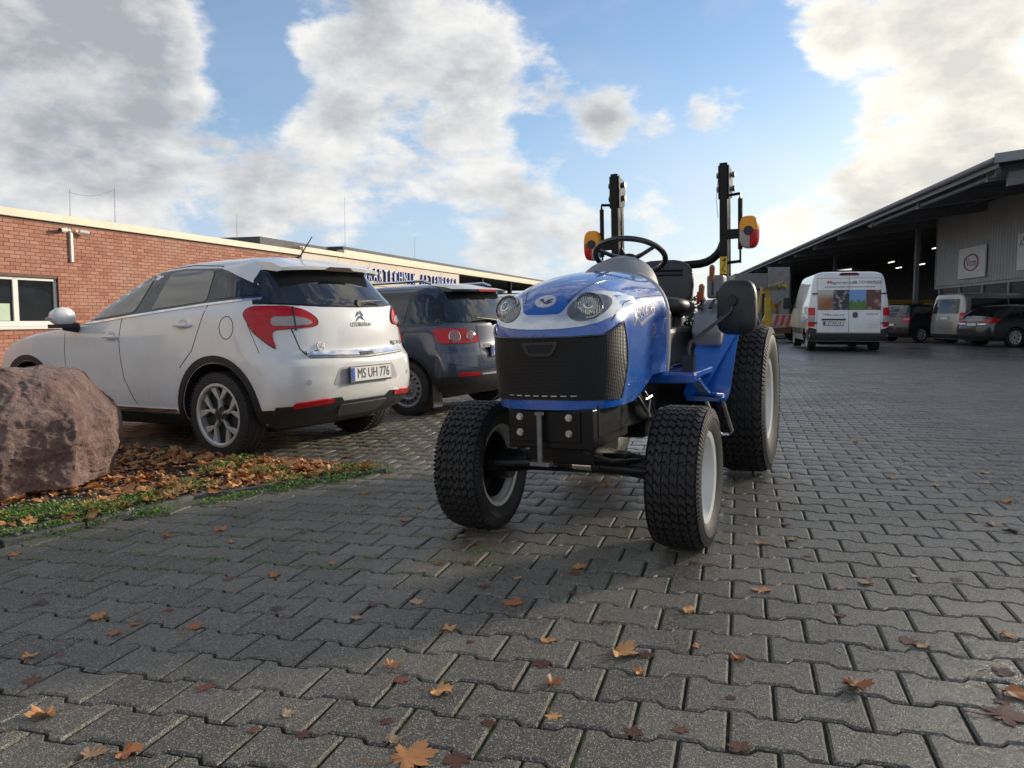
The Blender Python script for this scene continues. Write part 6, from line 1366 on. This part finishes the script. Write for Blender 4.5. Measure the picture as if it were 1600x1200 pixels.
    def pad(c,dx,dy,dz,rot,nm,n=3.2):
        m=MB(); Rm=Matrix.Rotation(rot,3,'Y'); rings=[]
        for k in range(13):
            a=-PI/2+PI*k/12; zz=math.copysign(abs(math.sin(a))**(2/n),math.sin(a)); rr=max(.02,math.cos(a))**(2/n)
            rings.append([Vector(c)+Rm@Vector((dx*math.copysign(abs(math.cos(t))**(2/n),math.cos(t))*rr,dy*math.copysign(abs(math.sin(t))**(2/n),math.sin(t))*rr,dz*zz)) for t in [2*PI*i/32 for i in range(32)]])
        m.loft(rings); return m.build(nm,vin,e,smooth=60)
    pad((-1.50,0,1.10),.24,.235,.06,R(-4),'seat_cushion'); bk_=pad((-1.74,-.02,1.245),.05,.215,.175,R(-10),'seat_backrest')
    for z in (1.345,1.315):
        q=MB(); q.tube([(-1.70,-.10,z),(-1.698,.0,z+.004),(-1.70,.13,z)],.008,8); q.build('seat_rib',gb,bk_)
    m=MB(); m.box((-1.52,0,.98),(.34,.30,.14)); m.build('seat_base',blk,e,smooth=0,bevel=.02)
    for k in range(4):
        q=MB(); q.tube([(-1.42-.03*k,.20+.02*k,1.0),(-1.46,.25+.01*k,.93),(-1.50+.03*k,.22,.86)],.010,6); q.build('seat_cable',blk,e)
    q=MB(); q.box((-1.63,.255,1.16),(.04,.03,.07)); q.build('belt_buckle',M['red_lamp'],e,smooth=0,bevel=.004)
    # roll bar ---------------------------------------------------
    rx=-1.865; rp=pm('rops_black',(.005,.005,.005),.3,var=.2,ior=1.3)
    rb=MB(); lower=[(rx,-.385,.80),(rx,-.385,1.50)]
    for sg in (1,-1):
        pass
    rb.bar((rx,-.372,.90),(rx,.372,.90),.06,.08); rops=rb.build('roll_bar',rp,e,smooth=0,bevel=.006)
    for sg in (1,-1):
        q=MB(); q.bar((rx,sg*.372,.86),(rx+.005,sg*.372,2.035),.052,.066,up=(1,0,0)); q.build('post',rp,rops,smooth=0,bevel=.006)
    hoop=[(rx-.03,-.36,1.52),(rx-.035,-.335,1.46),(rx-.04,-.27,1.405),(rx-.04,-.18,1.385),(rx-.04,.18,1.385),(rx-.04,.27,1.405),(rx-.035,.335,1.46),(rx-.03,.36,1.52)]
    q=MB(); q.tube([tuple(p) for p in chaikin(hoop,1,False)],.028,12); q.build('cross_tube',rp,rops)
    for sg in (1,-1):
        # upper section is folded down behind the posts
        q=MB(); q.bar((rx-.085,sg*.372,2.0),(rx-.105,sg*.372,1.30),.045,.055,up=(1,0,0)); q.build('folded_section',rp,rops,smooth=0,bevel=.005)
        q=MB(); q.prism([(rx+.03,1.80),(rx+.03,2.02),(rx-.10,2.00),(rx-.125,1.93),(rx-.10,1.82)],lambda p,s_:(p[0],sg*(.398+.010*s_),p[1])); q.prism([(rx+.03,1.80),(rx+.03,2.02),(rx-.10,2.00),(rx-.125,1.93),(rx-.10,1.82)],lambda p,s_:(p[0],sg*(.337+.009*s_),p[1])); q.build('pivot_plate',rp,rops,smooth=0,bevel=.003)
        for z in (1.965,1.875):
            q=MB(); q.cyl((rx-.05,sg*.32,z),(rx-.05,sg*.43,z),.013,n=10); q.cyl((rx-.05,sg*.415,z),(rx-.05,sg*.435,z),.021,n=6); q.cyl((rx-.05,sg*.315,z),(rx-.05,sg*.335,z),.021,n=6); q.build('pivot_bolt',M['zinc'],rops)
        yy=sg*.475
        q=MB(); q.tube([(rx,yy,1.80),(rx,yy,1.45+.02)],[.0155,.0155],10); q.tube([(rx,yy,1.47),(rx,yy,1.38)],.007,8); q.tube([(rx,sg*.39,1.825),(rx,yy,1.832),(rx,yy,1.80)],.010,8); q.tube([(rx,sg*.39,1.385),(rx,yy,1.392)],.010,8); q.build('gas_strut',rp,rops)
        q=MB(); q.tube([(rx+.02,sg*.39+sg*.02*math.cos(a),1.89+.022*math.sin(a)) for a in [2*PI*i/16 for i in range(16)]],.0025,5,closed=True); q.tube([(rx+.02,sg*.335,1.93),(rx+.03,sg*.325,1.80),(rx+.02,sg*.335,1.68)],.002,5); q.build('locking_pin',M['zinc'],rops)
        # signal lamp on a bracket
        zl=1.575 if sg>0 else 1.55
        q=MB(); q.bar((rx+.02,sg*.39,zl-.005),(rx+.02,sg*.485,zl-.005),.04,.062); lb=q.build('lamp_bracket',rp,rops,smooth=0,bevel=.004)
        yc=sg*.535
        def shell(z0,z1,mat,nm,y0=-1,y1=1):
            q=MB(); rr=[]
            for k in range(9):
                a=PI*k/8; px_=rx+.02+.045*math.cos(a)
                rr.append(px_)
            poly=[(.060*max(-1,min(1,math.copysign(abs(math.cos(t))**(2/3.2),math.cos(t)))),.104*math.copysign(abs(math.sin(t))**(2/3.0),math.sin(t))) for t in [2*PI*i/40 for i in range(40)]]
            cl=[]
            bm=bmesh.new(); f=bm.faces.new([bm.verts.new((a,b,0)) for a,b in poly])
            for co,no in (((0,z0,0),(0,-1,0)),((0,z1,0),(0,1,0)),((y0*.062,0,0),(-1,0,0)),((y1*.062,0,0),(1,0,0))):
                bmesh.ops.bisect_plane(bm,geom=bm.verts[:]+bm.edges[:]+bm.faces[:],plane_co=co,plane_no=no,clear_outer=True)
            vs=[v.co.copy() for v in bm.faces[:][0].verts]; bm.free(); n=len(vs)
            c0=sum(vs,Vector())/n
            for s_ in (1,-1):
                rings=[[(rx+.02+s_*d,yc+(c0.x+(p.x-c0.x)*1)*(k if abs(p.x)>.001 else 1),zl+p.y*(k if abs(p.y)>.05 else 1)) for p in vs] for d,k in ((0,1),(.028,1),(.040,.93),(.044,.86))]; q.loft(rings)
            return q.build(nm,mat,lb,smooth=40)
        shell(.012,.2,M['amber_lamp'],'amber_lens'); shell(-.2,.010,M['clear_lamp'],'clear_lens',-1,.15) if sg>0 else shell(-.2,.010,M['red_lamp'],'red_lens',-1,-.0)
        shell(-.2,.010,M['red_lamp'],'red_lens',.17,1) if sg>0 else shell(-.2,.010,M['clear_lamp'],'clear_lens',.02,1)
        q=MB(); q.cyl((rx+.05,yc,zl+.008),(rx+.074,yc,zl+.008),.034,.028,20); q.build('lamp_cap',M['black'],lb)
    y0=.372; ty_=pm('sticker_yellow',(.62,.42,.02),.45,var=.06)
    q=MB(); q.box((rx+.0365,y0,1.36),(.002,.046,.13)); sk=q.build('warning_sticker',ty_,rops,smooth=0)
    q=MB(); q.box((rx+.0385,y0,1.302),(.001,.046,.018)); q.tube([(rx+.038,y0-.012,1.40),(rx+.038,y0+.010,1.395),(rx+.038,y0+.006,1.37),(rx+.038,y0-.010,1.34),(rx+.038,y0+.012,1.325)],.003,5); q.cyl((rx+.037,y0+.008,1.405),(rx+.039,y0+.008,1.405),.008,n=10); q.build('sticker_figure',M['ink'],sk,smooth=0)
    q=MB(); q.box((rx+.0365,y0,1.262),(.002,.046,.05)); sk=q.build('blue_sticker',M['plate'],rops,smooth=0); q=MB(); q.cyl((rx+.0375,y0,1.264),(rx+.039,y0,1.264),.018,n=18); q.build('sticker_disc',M['plate_blue'],sk)
    # mirror ------------------------------------------------------
    mb_=Vector((-.93,.50,.86)); q=MB()
    q.box((-.62,.40,.785),(.06,.06,.11)); q.tube([(-.62,.40,.82),(-.62,.40,.875),(-.63,.41,.905),(-.78,.52,1.01),(-.86,.575,1.06),(-.865,.58,1.095)],.0105,10); arm=q.build('mirror_arm',gb,e,smooth=40)
    mc=Vector((-.90,.60,1.085)); q=MB(); fx=Vector((1,-.12,.03)).normalized(); fy=Vector((0,0,1)).cross(fx).normalized(); fz=fx.cross(fy); rings=[]
    for d,k in ((-.030,.97),(-.022,1.0),(.0,1.0),(.018,.93),(.030,.72),(.036,.40)):
        rings.append([mc+fx*d+fy*(.108*k*(1-.10*math.sin(t)*.6)*math.copysign(abs(math.cos(t))**(2/3.6),math.cos(t)))+fz*(.150*k*math.copysign(abs(math.sin(t))**(2/3.6),math.sin(t))) for t in [2*PI*i/44 for i in range(44)]])
    q.loft(rings); mi=q.build('mirror_housing',pm('mirror_plastic',(.022,.022,.022),.42,var=.2,vs=20,bump=.35,bs=260),e,smooth=50)
    q=MB(); a_=mc+fx*.03+fy*-.012+fz*.035; q.cyl(a_,a_+fx*.022,.032,.026,18); q.cyl(a_+fx*.01,Vector((-.865,.58,1.09)),.012,n=10); q.build('mirror_clamp',blk,mi)
    q=MB(); q.loft([[mc-fx*.031+fy*(.098*math.copysign(abs(math.cos(t))**(2/3.6),math.cos(t)))+fz*(.14*math.copysign(abs(math.sin(t))**(2/3.6),math.sin(t)))-fx*d for t in [2*PI*i/32 for i in range(32)]] for d in (0,.003)]); q.build('mirror_glass',M['chrome'],mi)
    # wheels -----------------------------------------------------
    def turf(x,y,r,w,rr,side,nb,ncol):
        T=Matrix.Translation((x,y,r))@Matrix.Scale(side,4,(0,1,0)); h=w/2; ro=r-.013
        q=MB(); q.lathe([(rr*.98,-h*.72),(rr+.012,-h*.80),(rr+(ro-rr)*.45,-h*1.0),(rr+(ro-rr)*.80,-h*.97),(ro-.012,-h*.84),(ro-.002,-h*.6),(ro,0),(ro-.002,h*.6),(ro-.012,h*.84),(rr+(ro-rr)*.80,h*.97),(rr+(ro-rr)*.45,h*1.0),(rr+.012,h*.80),(rr*.98,h*.72)],64,M=T)
        wh=q.build('wheel',M['tyre_side'],e,smooth=40)
        tb=MB(); pitch=2*PI/nb; cw=w*.86/ncol
        for i in range(nb):
            for k in range(ncol):
                yc=-w*.43+cw*(k+.5); a0=pitch*(i+(.12 if k%2 else 0)); el=.39*pitch; NS=6; top=[];bot=[]
                for s_ in (-1,1):
                    for j in range(NS+1):
                        f=j/NS; yy=yc+(f-.5)*cw*.94; wob=.20*pitch*math.sin(2*PI*f+(.4 if k%2 else -.4)); ang=a0+s_*el*(.92)+wob
                        edge=abs(yy)/(w*.5); rad=r-.030*max(0,edge-.55)**2*4
                        for lst,rd,sh in ((top,rad,.93),(bot,ro-.006-.03*max(0,edge-.55)**2*4,1.0)):
                            ag=a0+(ang-a0)*sh; yv=yc+(yy-yc)*sh; lst.append(T@Vector((math.cos(ag)*rd,yv,math.sin(ag)*rd)))
                n=NS+1; loop=list(range(n))+[2*n-1-j for j in range(n)]
                tops=[top[q_] for q_ in loop]; bots=[bot[q_] for q_ in loop]; L=len(loop)
                Fs=[(j,j+1,L-2-j,L-1-j) for j in range(n-1)]+[(j,(j+1)%L,L+(j+1)%L,L+j) for j in range(L)]
                tb.add(tops+bots,Fs)
        # shoulder lugs
        for i in range(nb*2):
            a=pitch*i/2
            for s_ in (-1,1):
                P=[]
                for da,yy,rd in ((-.16,.46,r-.012),(.16,.46,r-.012),(.14,.505,r-.055),(-.14,.505,r-.055)):
                    P.append(T@Vector((math.cos(a+da*pitch)*rd,s_*w*yy,math.sin(a+da*pitch)*rd)))
                for da,yy,rd in ((-.16,.44,r-.03),(.16,.44,r-.03),(.14,.485,r-.065),(-.14,.485,r-.065)):
                    P.append(T@Vector((math.cos(a+da*pitch)*rd,s_*w*yy,math.sin(a+da*pitch)*rd)))
                tb.add(P,[(0,1,2,3),(0,4,5,1),(1,5,6,2),(2,6,7,3),(3,7,4,0)])
        tag(tb.build('tread_blocks',M['rubber'],wh,smooth=0),kind='stuff')
        q=MB(); q.lathe([(rr*.96,-h*.76),(rr+.012,-h*.82),(rr+.016,-h*.76),(rr*.97,-h*.66),(rr*.93,-h*.55),(rr*.90,-.02),(rr*.90,h*.42),(rr*.95,h*.60),(rr*.98,h*.68),(rr+.016,h*.78),(rr+.012,h*.83),(rr*.955,h*.77),(rr*.94,h*.62),(rr*.885,h*.40),(rr*.80,h*.30),(rr*.55,h*.22),(rr*.40,h*.30),(0,h*.30)],48,M=T)
        ri=q.build('rim',M['white_rim'],wh,smooth=40)
        q=MB(); q.lathe([(rr*.36,h*.30),(rr*.34,h*.46),(rr*.22,h*.50),(0,h*.50)],24,M=T); q.build('hub',fr,ri)
        for k in range(6):
            a=2*PI*k/6; c_=T@Vector((math.cos(a)*rr*.48,h*.24,math.sin(a)*rr*.48)); q=MB(); q.cyl(c_,c_+Vector((0,side*.02,0)),.012,n=6); q.build('wheel_nut',M['zinc'],ri)
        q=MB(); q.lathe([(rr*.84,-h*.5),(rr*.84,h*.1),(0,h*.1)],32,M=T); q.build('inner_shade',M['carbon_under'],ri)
        return wh
    for sg in (1,-1):
        turf(0,sg*.515,.322,.242,.195,sg,46,6); turf(-1.88,sg*.525,.484,.31,.255,sg,52,6)
    place(e,.33,3.747,R(204.72)); return e
tractor()
# put each thing's own empty at its foot where it was modelled in yard coordinates
def rebase(name,loc):
    o=bpy.data.objects.get(name)
    if not o: return
    for ch in o.children: ch.matrix_parent_inverse=Matrix.Translation(-Vector(loc))
    o.location=loc
rebase('brick_building',wp(1.3,-3,WB)); rebase('clad_building',wp(30,-6,WB)); rebase('building_sign',wp(21,.1,2.5)); rebase('security_cameras',wp(1.9,.05,2.35)); rebase('side_hall',(-24,-6,-.4)); rebase('machinery_hall',hp(40,12,HB)); rebase('wall_sign',hp(13,4.9,2.9)); rebase('wall_sign.001',hp(6.8,4.9,2.95)); rebase('bed_kerb',(B_tip.x,B_tip.y,gz(B_tip.x)))
